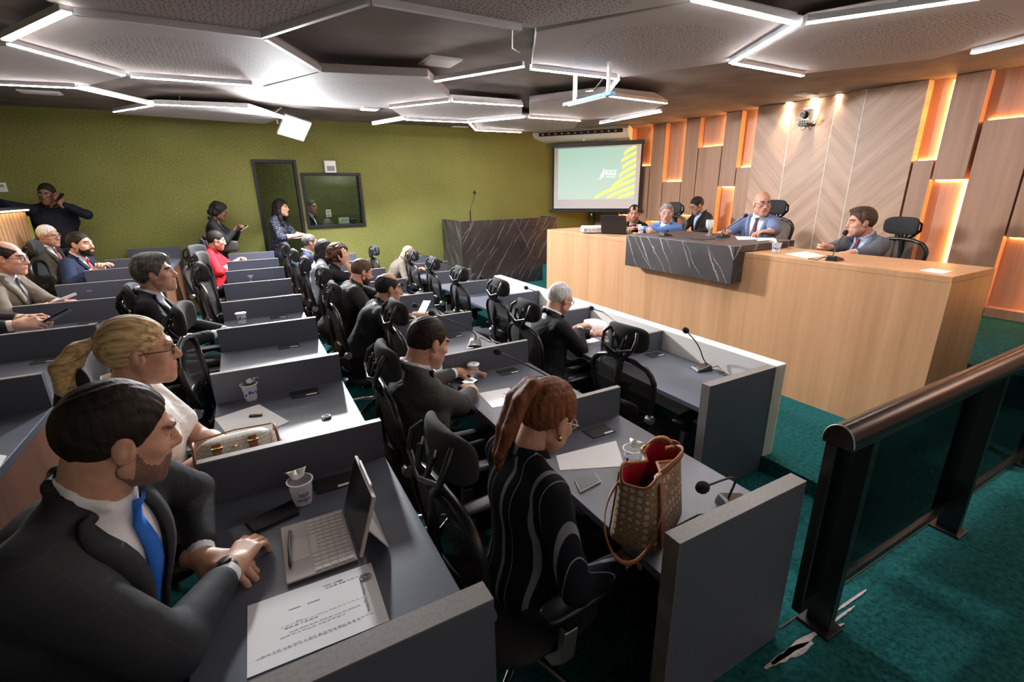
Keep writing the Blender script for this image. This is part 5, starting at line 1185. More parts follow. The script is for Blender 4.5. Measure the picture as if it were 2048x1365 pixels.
b0 = at(837, 592, ZCc); mic(b0, ony(806, 570, b0[1]), 'microphone beyond the balding man, by a water cup', [b0+np.array((.0, .03, .10)), ony(815, 572, b0[1])], -1.2, False)
b0 = at(1445, 474, 1.185); mic(b0, onx(1488, 434, b0[0]+.12), 'microphone in front of the bald chairman', [b0+np.array((.02, .0, .08)), onx(1470, 448, b0[0]+.08)], 1.7, True, hr=.018)
b0 = at(1667, 521, PTOP); mic(b0, onx(1688, 470, b0[0]+.12), 'red-ringed microphone at the mouth of the grey-suited speaker', [b0+np.array((.0, .0, .10)), onx(1676, 488, b0[0]+.08)], 1.7, True, hr=.019)
b0 = at(1330, 472, 1.185); mic(b0, onx(1334, 462, b0[0]+.05), 'short microphone with long cable at the edge of the marble counter', [b0+np.array((0, 0, .05)), b0+np.array((0, 0, .06))], 1.7, False, hr=.012, cable=[at(1360, 474, 1.19), at(1400, 480, 1.19), at(1430, 478, 1.19)])
b0 = np.array((3.98, 7.80, 1.16)); b0 = ony(941, 441, 7.78)
t = empty('microphone', tuple(b0), 0, 'tall thin microphone standing on the marble lectern', 'microphone', 'gooseneck microphones')
MB().lathe([(0, -.02), (.03, -.02), (.03, -.005), (.012, 0), (.012, .16), (0, .16)], 14).build('base', MATS['black_plastic'], t, smooth=40)
h = ony(949, 388, 7.74)-b0; b = MB(); b.tube(bez((0, 0, .15), (0, 0, .28), (.08, 0, .30), h), .006, 8); b.build('gooseneck', MATS['black_plastic'], t, smooth=60)
b = MB(); b.ell(h+np.array((0, 0, .02)), (.024, .024, .035)); b.build('foam_head', MATS['foam_black'], t, smooth=60)
# cable tangle
rr = random.Random(4); c = at(1080, 768, ZCc+.012); b = MB()
for k in range(9):
    a0 = rr.uniform(0, 6); rx, ry = rr.uniform(.03, .06), rr.uniform(.025, .05); b.tube([(rx*math.cos(a0+q), ry*math.sin(a0+q)+.01*k*.3-.01, .003+.004*k*rr.random()) for q in np.linspace(0, 5.6, 18)], .0028, 6)
b.tube([(-.03, 0, .0), (-.09, -.0, .0), (-.14, -.04, .0), (-.10, -.08, .0), (-.04, -.06, .0)], .0028, 6)
tag(b.build('coiled_cables', MATS['black_plastic'], loc=tuple(c), smooth=60), 'tangle of black cables on the desk before the copper ponytail', 'cable')

# ------------------------------------------------------------------ papers
def sheet(px, z, label, lines=None, name='paper_sheet', zs=None):
    P = [at(u, v, z+.0012) for u, v in px]; c = sum(P)/4; L = [p-c for p in P]
    o = MB().add(L, [(0, 1, 2, 3)]).build(name, MATS['paper'], loc=tuple(c), solid=.0008); tag(o, label, 'paper')
    if lines:
        e0, e1 = L[1]-L[0], L[3]-L[0]; b = MB(); rr = random.Random(len(label))
        for (x0, y0, x1, th) in lines:
            n = max(2, int((x1-x0)/.035))
            for k in range(n):
                a = x0+(x1-x0)*k/n; w = (x1-x0)/n*rr.uniform(.45, .85); yy = y0+rr.uniform(-.004, .004)
                q = [L[0]+e0*u_+e1*v_+np.array((0, 0, .0009)) for u_, v_ in ((yy, a), (yy+th, a), (yy+th, a+w), (yy, a+w))]; b.add(q, [(0, 1, 2, 3)])
        b.build('writing', MATS['ink'], o)
    return o
o = sheet([(742, 1126), (779, 1242), (494, 1358), (495, 1213)], ZB, 'sheet with letterhead and handwritten notes in front of the man in the blue tie', [(.10, .16, .42, .012), (.14, .52, .78, .006), (.30, .10, .30, .012), (.34, .12, .26, .01), (.42, .12, .22, .01), (.5, .55, .75, .01), (.62, .50, .66, .01), (.18, .62, .72, .008), (.30, .66, .78, .008), (.10, .80, .92, .008), (.20, .82, .95, .008), (.70, .30, .42, .010)])
# letterhead: name of the chamber and an oval seal
p0, p1, p3 = at(742, 1126, ZB+.0024), at(779, 1242, ZB+.0024), at(495, 1213, ZB+.0024); ex, ey = unit(p1-p0), -unit(p3-p0)
ctr = Vector(o.location)
text_mesh('Assembleia Legislativa', .0125, MATS['ink'], 'letterhead', o, .0001, lambda c: Vector(p0+ex*(.105+c.x)+ey*(-.040+c.y))-ctr)
b = MB(); b.tube([Vector(p0+ex*(.045+.012*math.cos(a))+ey*(-.024+.015*math.sin(a)))-ctr for a in np.linspace(0, 2*PI, 20)], .0012, 5, cap=False); b.tube([Vector(p0+ex*(.045+.006*math.cos(a))+ey*(-.024+.008*math.sin(a)))-ctr for a in np.linspace(0, 2*PI, 14)], .0016, 5, cap=False); b.build('seal', MATS['ink'], o)
sheet([(429, 838), (518, 809), (579, 844), (470, 890)], ZB, 'blank sheet lying under the white handbag')
sheet([(1112, 912), (1232, 882), (1249, 933), (1120, 941)], ZCc, 'blank white sheet in front of the copper-haired woman')
sheet([(957, 787), (1018, 776), (1048, 805), (985, 816)], ZCc, 'sheet with faint letterhead by the elbow of the man in the grey jacket', [(.45, .55, .80, .03), (.30, .66, .74, .06)])
sheet([(1140, 678), (1168, 668), (1200, 682), (1160, 693)], ZD, 'printed form lying before the white-haired man', [(.2, .1, .8, .06), (.4, .1, .8, .05), (.6, .1, .7, .06)])
w0 = PEOPLE['white'][1]; P = [ony(1168, 640, 3.05), ony(1214, 645, 3.0), ony(1218, 672, 2.95), ony(1166, 668, 2.98)]; c = sum(P)/4; rows = [[P[0]*(1-i/6)+P[1]*i/6+np.array((0, 0, .02*math.sin(PI*i/6)))-c, P[3]*(1-i/6)+P[2]*i/6-c] for i in range(7)]
tag(MB().grid(rows).build('paper_sheet', MATS['paper'], loc=tuple(c), solid=.0008, smooth=60), 'sheet being turned up by the white-haired man', 'paper')
sheet([(1470, 473), (1505, 474), (1520, 479), (1476, 480)], 1.185, 'stack of papers on the marble before the bald chairman')
sheet([(1512, 476), (1548, 476), (1554, 480), (1514, 482)], 1.185, 'second sheet to the right on the marble counter')
sheet([(1570, 508), (1612, 503), (1650, 512), (1612, 517)], PTOP, 'white sheet under the hands of the speaker')
sheet([(1838, 541), (1862, 537), (1906, 543), (1884, 548)], PTOP, 'white sheet alone at the right end of the oak podium')
sheet([(-40, 905), (14, 912), (0, 935), (-50, 940)], ZA, 'corner of a white sheet at the left edge of the picture')
# ------------------------------------------------------------------ phones
def phone(P, label, up='phone_black', body='phone_black', th=.009):
    P = [np.array(p, float) for p in P]; c = sum(P)/4; n = unit(np.cross(P[1]-P[0], P[3]-P[0])); n = n if n[2] > 0 else -n
    b = MB(); b.add([p-c for p in P]+[p-c+n*th for p in P], [(3, 2, 1, 0), (4, 5, 6, 7), (0, 1, 5, 4), (1, 2, 6, 5), (2, 3, 7, 6), (3, 0, 4, 7)]); o = b.build('phone', MATS[body], loc=tuple(c), bevel=.004)
    tag(o, label, 'phone'); q = [(p-c)*.92+n*(th+.0006) for p in P]; MB().add(q, [(0, 1, 2, 3)]).build('display', MATS[up], o); return o
def phone_at(c, d, side, label, up, body, L=.15, W=.072):
    c = np.array(c, float); d = unit(d); s_ = unit(side); phone([c-d*L/2-s_*W/2, c+d*L/2-s_*W/2, c+d*L/2+s_*W/2, c-d*L/2+s_*W/2], label, up, body)
phone([a3(*p, ZB) for p in ((587, 1003), (600, 1030), (508, 1071), (490, 1050))], 'large black phone lying between the folded hands and the water cup')
phone([a3(*p, ZCc) for p in ((944, 757), (957, 763), (938, 776), (922, 767))], 'phone with bright screen under the finger of the man in the grey jacket', 'screen_phone')
phone([a3(*p, ZCc) for p in ((1148, 962), (1190, 948), (1202, 966), (1160, 988))], 'white-cased phone beside the copper-haired woman', 'phone_black', 'white_plastic')
phone_at(ony(849, 615, 3.66), (.6, .3, .75), (.7, -.6, 0), 'blue-grey phone held up by the balding man', 'screen_phone', 'phone_black', .13)
phone_at(ony(116, 634, 3.86), (.9, .1, .42), (.1, -.9, .4), 'dark phone in both hands of the man at the left edge', 'phone_black', 'phone_black')
phone_at(ony(130, 598, 4.66), (.9, .2, .30), (.2, -.9, .3), 'pale blue phone in the hand of the man in the taupe suit', 'screen_phone', 'white_plastic')
phone_at(ony(488, 457, 8.02), (.8, -.2, .5), (.2, -.8, -.1), 'white phone held by the woman in the black blazer', 'phone_black', 'white_plastic', .13)
phone_at(ony(120, 396, 7.90), (.5, .3, .7), (.2, .9, -.2), 'black phone at the ear of the man in the navy shirt', 'phone_black', 'phone_black', .13)
phone_at(ony(843, 538, 6.98), (.8, 0, .4), (0, -1, .2), 'black phone under the gaze of the bald man', 'phone_black', 'phone_black', .12)
phone_at(a3(172, 540, ZA+.02), (.8, .1, .3), (.1, -.9, 0), 'light-coloured phone at the elbow of the man with the red tie', 'screen_phone', 'white_plastic', .12)
# ------------------------------------------------------------------ tablet with keyboard cover
K = [at(*p, ZB+.003) for p in ((561, 1059), (686, 1024), (716, 1121), (574, 1172))]; o0 = K[3]; ex, ey = K[2]-K[3], K[0]-K[3]  # ex: away from the owner, ey: along the row
t = empty('tablet_computer', tuple(o0), 0, 'tablet standing in a beige keyboard cover in front of the man in the blue tie', 'tablet')
def kp(u, v, h=0.): return ex*u+ey*v+np.array((0, 0, h))
b = MB(); b.prism([(0, 0), (1, 0), (1, 1), (0, 1)], 0, .005, fn=lambda u, v, h: tuple(kp(u, v, h))); kb = b.build('keyboard', MATS['tablet_beige'], t, bevel=.002)
rows_, cols_ = 5, 13
for r in range(rows_):
    u0 = .40+.115*r
    for k in range(cols_):
        v0 = .03+.94*k/cols_; wk = .94/cols_
        if r == 0 and 4 <= k <= 8:
            if k > 4: continue
            wk *= 5
        MB().prism([(u0, v0+.006), (u0+.098, v0+.006), (u0+.098, v0+wk-.006), (u0, v0+wk-.006)], .0052, .0068, fn=lambda u, v, h: tuple(kp(u, v, h))).build('key', MATS['key_beige'], kb)
MB().prism([(.07, .30), (.36, .30), (.36, .68), (.07, .68)], .0051, .0056, fn=lambda u, v, h: tuple(kp(u, v, h))).build('trackpad', plain('trackpad', (.52, .47, .44), .35), kb)
H0 = [kp(1.02, .99, .006), kp(1.02, -.01, .006)]; nx = unit(ex); tilt = nx*.055+np.array((0, 0, .178)); thv = np.cross(unit(ey), unit(tilt)); thv = thv if thv@nx > 0 else -thv
S4 = [H0[0], H0[1], H0[1]+tilt, H0[0]+tilt]
b = MB(); b.add(S4+[p+thv*.011 for p in S4], [(3, 2, 1, 0), (4, 5, 6, 7), (0, 1, 5, 4), (1, 2, 6, 5), (2, 3, 7, 6), (3, 0, 4, 7)]); so = b.build('tablet_body', MATS['tablet_beige'], t, bevel=.003)
cc = sum(S4)/4; MB().add([cc+(p-cc)*.95-thv*.0006 for p in S4], [(0, 1, 2, 3)]).build('display', MATS['phone_black'], so)
e = thv*.012; m0, m1 = H0[0]+tilt*.45+e, H0[1]+tilt*.45+e; g0, g1 = kp(1.48, .98, .004), kp(1.48, .0, .004)
MB().add([m0, m1, g1, g0], [(0, 1, 2, 3)]).build('kickstand', MATS['tablet_beige'], so, solid=.003)
top0, top1 = S4[3]*.80+S4[2]*.20, S4[3]*.22+S4[2]*.78; b = MB(); b.tube([top0+thv*.006+unit(tilt)*.005, top1+thv*.006+unit(tilt)*.005], .0045, 10); tag(b.build('stylus', MATS['white_plastic'], loc=tuple(o0), smooth=60), 'white stylus clipped along the top of the tablet', 'stylus')
b = MB(); b.tube([kp(.14, .83, .011), kp(.10, .55, .011), kp(.075, .24, .011), kp(.07, .19, .010)], [.0050, .0050, .0042, .0015], 10); po = b.build('ballpoint_pen', MATS['felt_pen'], loc=tuple(o0), smooth=50); tag(po, 'black ballpoint pen lying on the keyboard cover', 'pen')
b = MB(); b.tube([kp(.155, .80, .016), kp(.13, .62, .016)], .0012, 6); b.build('pen_clip', MATS['felt_pen'], po)
# small things on the second desk place
p = at(512, 834, ZB); o = MB().box((0, 0, .006), (.055, .016, .012), R=Matrix.Rotation(-.3, 3, 'Z')).build('usb_stick', MATS['black_plastic'], loc=tuple(p), bevel=.003); tag(o, 'black and yellow memory stick on the blank sheet', 'memory stick')
MB().box((.018, -.006, .0125), (.024, .010, .002), R=Matrix.Rotation(-.3, 3, 'Z')).build('yellow_band', plain('yellow_plastic', (.75, .55, .05), .4), o)
p = at(653, 836, ZB); b = MB(); b.tube([(.018*math.cos(a)*1.0, .011*math.sin(a), .006) for a in np.linspace(0, 2*PI, 18)], .0045, 8, cap=False); o = b.build('metal_clasp', MATS['foil'], loc=tuple(p), smooth=60); tag(o, 'small oval metal clasp lying by itself on the grey desk', 'clasp')
b = MB(); b.tube([(-.012, -.008, .006), (-.016, -.024, .003)], .002, 6); b.build('prong', MATS['silver'], o)
p = at(508, 518, ZB+.02); b = MB(); b.tube([(.035*math.cos(a), 0, .035*math.sin(a)) for a in np.linspace(0, PI, 14)], .004, 8); tag(b.build('headphone_band', MATS['white_plastic'], loc=tuple(p-np.array((0, 0, .02))), smooth=60), 'white headband standing on the desk of the woman in red', 'headphones')
# ------------------------------------------------------------------ bags
def hexprint(name, base, dot, sc):
    m, nt, b = new_mat(name); v = coords(nt)
    vo = N(nt, 'ShaderNodeTexVoronoi', Scale=sc, Randomness=.12); nt.links.new(v, vo.inputs['Vector'])
    c = ramp(nt, vo.outputs['Distance'], [(0, dot), (.36, dot), (.42, base), (.52, base), (.56, tuple(x*1.5 for x in base))]); nt.links.new(c, b.inputs['Base Color']); b.inputs['Roughness'].default_value = .55; return m
hexprint('tote_canvas', (.20, .135, .075), (.50, .40, .28), 40)
def loft(rows, name, mat, parent, closed=True, solid=.003, smooth=70): return MB().grid(rows, 0, False).build(name, mat, parent, smooth=smooth, solid=solid)
q = at(1296, 1078, ZCc); t = empty('tote_bag', (1.055, .985, ZCc), math.radians(24), 'tan monogram canvas tote bag with brown leather straps at the desk end', 'handbag')
rows = []; n = 40
for k in range(9):
    h = k/8; z = .27*h*(1-.16); rx, ry = .160*(1-.10*h), .088*(1-.30*h); row = []
    for i in range(n+1):
        a = 2*PI*i/n; ca, sa = math.cos(a), math.sin(a); e = .55-.12*h
        x = rx*math.copysign(abs(ca)**e, ca); y = ry*math.copysign(abs(sa)**e, sa)
        pinch = h**2*.045*math.exp(-(x/.05)**2)*(-1 if sa > 0 else 1)
        dip = -.05*h**3*(abs(ca)**2)*0+.02*h*math.cos(3*a)
        row.append((x, y+pinch, z+dip*h+.006*math.sin(5*a+h*4)*h))
    rows.append(row)
MB().grid(rows).build('canvas_body', MATS['tote_canvas'], t, smooth=80, solid=.003)
MB().grid([[(x*.96, y*.96, z*.5+.112) for x, y, z in rows[8]], [(x*.9, y*.9, .10) for x, y, z in rows[5]]]).build('lining', MATS['red_lining'], t, smooth=80)
MB().prism([(x*1.0, y*1.0) for x, y, z in rows[0][:-1]], 0, .008).build('base_panel', MATS['felt_pen'], t)
b = MB(); b.tube([(x, y, z+.002) for x, y, z in rows[8]], .0055, 8, cap=False); b.build('rim_trim', MATS['leather_tan'], t, smooth=60)
for sgn in (-1, 1):
    b = MB(); b.grid([[(x, sgn*.0+y, z) for x, y, z in r] for r in [[(-.10+.012*s_, -.002+sgn*(.089*(1-.25*h)),   .227*h) for s_ in (-1, 1)] for h in np.linspace(0, 1, 6)]]); b.build('side_strap', MATS['leather_tan'], t, solid=.004)
b = MB(); pts = bez((-.09, -.045, .232), (-.02, -.11, .30), (.11, -.10, .28), (.10, -.01, .232)); b.grid([[p+np.array((0, 0, -.010)), p+np.array((0, .003, .010))] for p in pts]); b.build('handle', MATS['leather_tan'], t, solid=.004, smooth=60)
b = MB(); pts = bez((.05, .05, .232), (.03, .02, .31), (.13, -.02, .30), (.145, -.03, .19)); b.grid([[p+np.array((-.010, 0, 0)), p+np.array((.010, .003, 0))] for p in pts]); b.build('handle', MATS['leather_tan'], t, solid=.004, smooth=60)
b = MB(); pts = bez((-.12, .055, .20), (-.34, .09, .16), (-.33, -.10, -.13), (-.105, -.085, .16), 22); b.grid([[p+np.array((0, 0, -.006)), p+np.array((.004, .002, .006))] for p in pts]); b.build('shoulder_strap', MATS['leather_tan'], t, solid=.003, smooth=60)
for c_ in ((-.09, -.05, .234), (.05, .05, .236)):
    b = MB(); b.tube([(c_[0]+.018*math.cos(a), c_[1], c_[2]+.012*math.sin(a)) for a in np.linspace(0, 2*PI, 14)], .004, 8, cap=False); b.build('buckle', MATS['gold'], t, smooth=60)
m, nt, bb = new_mat('woven_white'); bk = N(nt, 'ShaderNodeTexBrick', Scale=26.); bk.inputs['Color1'].default_value = (.74, .70, .63, 1); bk.inputs['Color2'].default_value = (.68, .63, .56, 1); bk.inputs['Mortar'].default_value = (.50, .44, .36, 1); bk.inputs['Mortar Size'].default_value = .03
nt.links.new(coords(nt, (1, 1, 1), (PI/2, 0, 0)), bk.inputs['Vector']); nt.links.new(bk.outputs['Color'], bb.inputs['Base Color']); bb.inputs['Roughness'].default_value = .55
q = at(498, 905, ZB); t = empty('handbag', (float(q[0])-.02, 1.80, ZB), math.radians(4), 'white woven handbag with tan leather tabs lying behind the divider', 'handbag')
rows = []
for i in range(15):
    s_ = i/14; x = -.145+.29*s_; r = .078*(1-.9*abs(2*s_-1)**6)+.004; rows.append([(x, r*.95*math.cos(a), .082+r*math.sin(a)) for a in np.linspace(0, 2*PI, 25)])
MB().grid(rows).build('woven_body', MATS['woven_white'], t, smooth=70)
for x in (-.128, .128):
    b = MB(); b.tube([(x, .075*math.cos(a), .082+.078*math.sin(a)) for a in np.linspace(0, 2*PI, 24)], .005, 8, cap=False); b.build('piping', MATS['leather_tan'], t, smooth=60)
b = MB(); b.tube([(-.12, .03, .158), (0, .04, .163), (.12, .03, .158)], .003, 6); b.build('zip', MATS['gold'], t)
for x in (-.06, .05):
    o = MB().box((x, -.054, .139), (.028, .010, .060), R=Matrix.Rotation(-.78, 3, 'X')).build('leather_tab', MATS['leather_tan'], t, bevel=.004); MB().box((x, -.052, .149), (.032, .008, .008)).build('tab_buckle', MATS['gold'], o)
MB().lathe([(0, 0), (.010, 0), (.012, -.004), (.007, -.009), (0, -.009)], 16, (-.005, -.056, .138), R=Matrix.Rotation(-PI*1.25, 3, 'X')).build('turn_lock', MATS['gold'], t, smooth=50)
p = ony(456, 493, 8.0); t = empty('handbag', tuple(p), 0, 'small grey shoulder bag hanging at the hip of the standing woman', 'handbag')
b = MB(); pad(b, (0, 0, 0), (.14, .035, .08), .5); b.build('bag_body', plain('grey_leather', (.045, .04, .036), .5), t, smooth=70); b = MB(); b.tube([(-.12, 0, .06), (-.16, .02, .30), (-.12, .03, .52)], .006, 6); b.build('bag_strap', MATS['black_plastic'], t)
o = MB().box((0, 0, .0), (.20, .15, .012)).build('folder', MATS['black_matte'], loc=tuple(ony(592, 477, 8.22)), bevel=.002); tag(o, 'dark folder with papers on the lap of the woman in the doorway', 'folder'); MB().box((.01, -.01, .008), (.18, .13, .003)).build('papers', MATS['paper'], o)
o = MB().box((0, 0, 0), (.30, .22, .012), R=Matrix.Rotation(.12, 3, 'Y')).build('folder', MATS['black_matte'], loc=(5.93, 5.28, .93), bevel=.002); tag(o, 'dark folder on the lap of the man sitting against the wood wall', 'folder'); MB().box((-.02, 0, .009), (.26, .19, .004), R=Matrix.Rotation(.12, 3, 'Y')).build('papers', MATS['paper'], o)
# ------------------------------------------------------------------ stage equipment
p = at(1228, 469, PTOP); t = empty('laptop', tuple(p), math.radians(-62), 'black laptop seen from behind at the far end of the podium', 'laptop')
MB().b2((-.16, 0, 0), (.16, .22, .016)).build('keyboard_base', MATS['black_plastic'], t, bevel=.003)
MB().box((0, -.035, .12), (.32, .010, .22), R=Matrix.Rotation(.28, 3, 'X')).build('lid', MATS['black_plastic'], t, bevel=.003)
p = at(1190, 466, PTOP); t = empty('projector', tuple(p), math.radians(-30), 'white projector lying at the left end of the podium', 'projector')
MB().b2((-.17, -.11, .01), (.17, .11, .085)).build('case', MATS['white_plastic'], t, bevel=.014); b = MB()
for k in range(6): b.b2((-.15+.05*k, -.113, .03), (-.115+.05*k, -.109, .06))
b.build('port_grille', MATS['aluminium'], t); MB().lathe([(0, 0), (.03, 0), (.03, .02), (0, .02)], 16, (.1, .11, .045), R=Matrix.Rotation(-PI/2, 3, 'X')).build('lens', MATS['black_plastic'], t)
b = MB(); pp = ony(1449, 462, 3.2); pw = PEOPLE['chair'][1]
q = onx(1450, 466, 4.5); b = MB(); b.tube([(0, 0, -.05), (.0, 0, .06)], [.003, .005], 8); tag(b.build('ballpoint_pen', MATS['felt_pen'], loc=tuple(q), smooth=50), 'dark pen upright in the hand of the bald chairman', 'pen')
# projection screen across the corner
A, B_ = np.array((5.56, 8.40, 0)), np.array((6.66, 7.06, 0)); sx = B_-A; Wd = np.linalg.norm(sx); ang = math.atan2(sx[1], sx[0])
t = empty('projection_screen', (A[0], A[1], 1.25), ang, 'pull-down projection screen across the corner showing a mint green slide', 'screen')
Hs = 1.195
MB().b2((-.03, -.03, Hs-.03), (Wd+.03, .04, Hs+.045)).build('casing', MATS['black_plastic'], t, bevel=.006)
MB().b2((0, -.002, .0), (Wd, .002, Hs)).build('border', MATS['black_matte'], t)
MB().b2((.035, -.005, .025), (Wd-.035, -.002, Hs-.03)).build('fabric', plain('screen_fabric', (.80, .76, .78), .8), t)
MB().b2((-.06, -.02, -.045), (Wd+.04, .02, .0)).build('bottom_bar', MATS['black_plastic'], t, bevel=.004)
b = MB(); b.tube([(Wd*.47, -.01, -.05), (Wd*.47, -.01, -.55)], .003, 6); b.build('pull_cord', MATS['black_plastic'], t); MB().box((Wd*.47, -.01, -.09), (.015, .012, .03)).build('cord_tag', MATS['white_plastic'], t)
b = MB(); b.tube([(Wd*.5, 0, Hs+.04), (Wd*.5, 0, Hs+.16)], .008, 6); b.build('ceiling_hook', MATS['black_plastic'], t)
def emat(name, c, p): return emit(name, c, p)
m, nt, bb = new_mat('slide_mint'); sp = N(nt, 'ShaderNodeSeparateXYZ'); nt.links.new(coords(nt), sp.inputs[0]); cr = ramp(nt, sp.outputs[2], [(.15, (.60, .84, .69)), (1., (.42, .78, .60))]); nt.links.new(cr, bb.inputs['Emission Color']); bb.inputs['Emission Strength'].default_value = .15; bb.inputs['Base Color'].default_value = (.3, .3, .3, 1)
emat('slide_yellow', (.80, .80, .20), .15); emat('slide_white', (.95, .97, .95), .24)
x0, x1, z0, z1 = .115, Wd-.115, .20, Hs-.055; sl = MB().b2((x0, -.0075, z0), (x1, -.005, z1)).build('slide', MATS['slide_mint'], t)
SW, SH = x1-x0, z1-z0; strips = [(.70, .08, .02), (.79, .20, .03), (.845, .845-.0, .03)]
b = MB()
for k, (us, vs) in enumerate([(.845, .835), (.82, .70), (.83, .575), (.80, .42), (.715, .215), (.50, .0), (.66, .0), (.80, -.0)]):
    n = 14; top = []; bot = []
    ve = [1.0, .875, .755, .635, .515, .375, .25, .125][k]; hh = .07
    for i in range(n):
        s_ = i/(n-1); u = us+(1-us)*s_; v = vs+(ve-vs-.02)*(s_**.85 if k > 3 else s_**.8)
        top.append((x0+u*SW, -.0085, z0+min(1, max(0, v+hh*.5+.02))*SH)); bot.append((x0+u*SW, -.0085, z0+min(1, max(0, v-hh*.5+.02))*SH))
    b.grid([top, bot])
b.build('wave_stripes', MATS['slide_yellow'], sl)
lx, lz = x0+.60*SW, z0+.48*SH
b = MB(); b.add([(lx-.075+px_*.11, -.0088, lz-.09+pz_*.2) for px_, pz_ in ((.05, .0), (.35, .08), (.62, .25), (.85, .5), (.80, .8), (.70, 1.), (.62, .75), (.40, .5), (.18, .38), (.22, .22), (.0, .12))], [tuple(range(11))]); b.build('map_emblem', MATS['slide_white'], sl)
for txt, sz, dx, dz in (('PIAUÍ', .085, .14, -.015), ('GOVERNO DO ESTADO', .022, .14, .062), ('AGORA E SEMPRE', .022, .14, -.055)):
    text_mesh(txt, sz, MATS['slide_white'], 'slide_lettering', sl, .0002, lambda c, dx=dx, dz=dz: Vector((lx+dx+c.x, -.0088, lz+dz+c.y)))
# air conditioner under the ceiling
ac = empty('air_conditioner', (5.98, 8.0, ZC), ang+.02, 'white air conditioner hanging under the ceiling above the projection screen', 'air conditioner')
Wa = .86
prof = [(-.30, 0), (-.34, -.05), (-.30, -.10), (-.20, -.17), (-.05, -.215), (.24, -.225), (.28, -.2), (.28, 0)]
MB().prism(prof, -Wa, Wa, fn=lambda y, z, x: (x, y, z)).build('case', MATS['white_plastic'], ac, smooth=35)
for s_ in (-1, 1): MB().prism([(y*1.03, z*1.04) for y, z in prof], s_*Wa, s_*(Wa+.05), fn=lambda y, z, x: (x, y, z)).build('end_cap', MATS['white_plastic'], ac, smooth=35, bevel=.01)
b = MB(); b.add([(-.78, -.341, -.054), (.80, -.341, -.054), (.80, -.30, -.112), (-.78, -.30, -.112)], [(0, 1, 2, 3)]); vo_ = b.build('outlet', MATS['black_matte'], ac, solid=.004)
for k in range(12): MB().box((-.70+.125*k, -.325, -.083), (.035, .03, .022)).build('louvre_tab', MATS['silver'], vo_)
MB().box((.05, -.12, -.205), (.03, .01, .004)).build('indicator', MATS['slide_white'], ac)
# camera on the wood wall
p = onx(1612, 240, XW-.12); t = empty('wall_camera', tuple(p), 0, 'white and black pan-tilt camera on a bracket over the chevron wall', 'camera')
MB().b2((-.09, -.07, -.045), (.07, .07, -.005)).build('base', MATS['white_plastic'], t, bevel=.008)
MB().b2((-.02, -.055, -.005), (.06, -.03, .13)).build('yoke_arm', MATS['white_plastic'], t, bevel=.01); MB().b2((-.03, -.055, .10), (.06, .045, .135)).build('yoke_arm', MATS['white_plastic'], t, bevel=.012)
b = MB(); b.ell((-.0, .015, .06), (.05, .042, .05)); b.lathe([(.0, .03), (.03, .03), (.032, .065), (0, .066)], 18, (-.01, .015, .06), R=Matrix.Rotation(-PI/2, 3, 'Y')); b.build('lens_head', MATS['black_plastic'], t, smooth=50)
MB().b2((-.06, -.06, -.075), (.118, .06, -.046)).build('bracket', MATS['black_plastic'], t, bevel=.004); b = MB()
for k in range(3): b.b2((-.092, -.05+.03*k, -.035), (-.089, -.032+.03*k, -.015))
b.build('port_panel', MATS['black_matte'], t); b = MB(); b.tube([(-.03, .03, -.06), (.0, .04, -.12), (.05, .03, -.10), (.1, .02, -.05)], .005, 6); b.tube([(.10, -.06, -.05), (.106, -.10, .1), (.108, -.10, .245)], .007, 6); b.build('cable', MATS['white_plastic'], t)
# loudspeaker box and booth things
p = ony(659.5, 334, YG-.001); t = empty('wall_speaker', tuple(p), 0, 'small white loudspeaker on the green wall above the booth window', 'loudspeaker')
MB().b2((-.085, -.07, -.09), (.085, 0, .09)).build('case', MATS['white_plastic'], t, bevel=.006, smooth=None); MB().b2((-.055, -.074, -.065), (.06, -.069, .01)).build('speaker_grille', plain('grey_grille', (.28, .28, .30), .6), t)
t = struct(empty('window_sill', (WX0, YG+T, 1.04))); MB().b2((.0, .0, 0), (WX1-WX0+.2, .34, .03)).build('ledge', MATS['black_matte'], t)
BZ = 1.073; BG = 'things on the booth ledge'
p = ony(691.5, 443, YG+.10); o = MB().box((0, 0, 0), (.17, .006, .10)).build('sign_card', MATS['paper'], loc=tuple(ony(688, 441, YG+.20))); tag(o, 'white card sign with a green and yellow emblem behind the booth window', 'sign')
MB().add([(-.055, -.004, -.035), (-.025, -.004, -.02), (-.02, -.004, .01), (-.04, -.004, -.005)], [(0, 1, 2, 3)]).build('green_mark', plain('sign_green', (.05, .42, .08), .5), o); MB().add([(-.03, -.004, -.02), (-.01, -.004, .0), (-.008, -.004, .035), (-.025, -.004, .02)], [(0, 1, 2, 3)]).build('yellow_mark', plain('sign_yellow', (.8, .6, .05), .5), o)
for txt, dz in (('COMISSÃO', .012), ('TÉCNICA', -.008), ('PIAUÍ', -.03)): text_mesh(txt, .020, MATS['felt_pen'], 'lettering', o, .0002, lambda c, dz=dz: Vector((.035+c.x, -.004, dz+c.y)))
o = MB().box((0, 0, .05), (.24, .02, .11), R=Matrix.Rotation(-.25, 3, 'X')).build('black_monitor', MATS['black_plastic'], loc=(float(ony(655, 446, YG+.24)[0]), YG+.26, BZ-.005), bevel=.004); tag(o, 'low black monitor behind the booth window', 'monitor', BG)
MB().box((0, .03, .004), (.12, .09, .008)).build('foot', MATS['black_plastic'], o)
o = MB().box((0, 0, .07), (.10, .12, .14)).build('equipment_box', MATS['black_matte'], loc=(float(ony(703, 436, YG+.26)[0])+.02, YG+.28, BZ-.003), bevel=.006); tag(o, 'black equipment box beside the card sign in the booth', 'equipment', BG)
b = MB(); b.tube([(-.05, -.062, .1), (.05, -.062, .1)], .003, 6); b.build('front_trim', MATS['silver'], o)
b = MB()
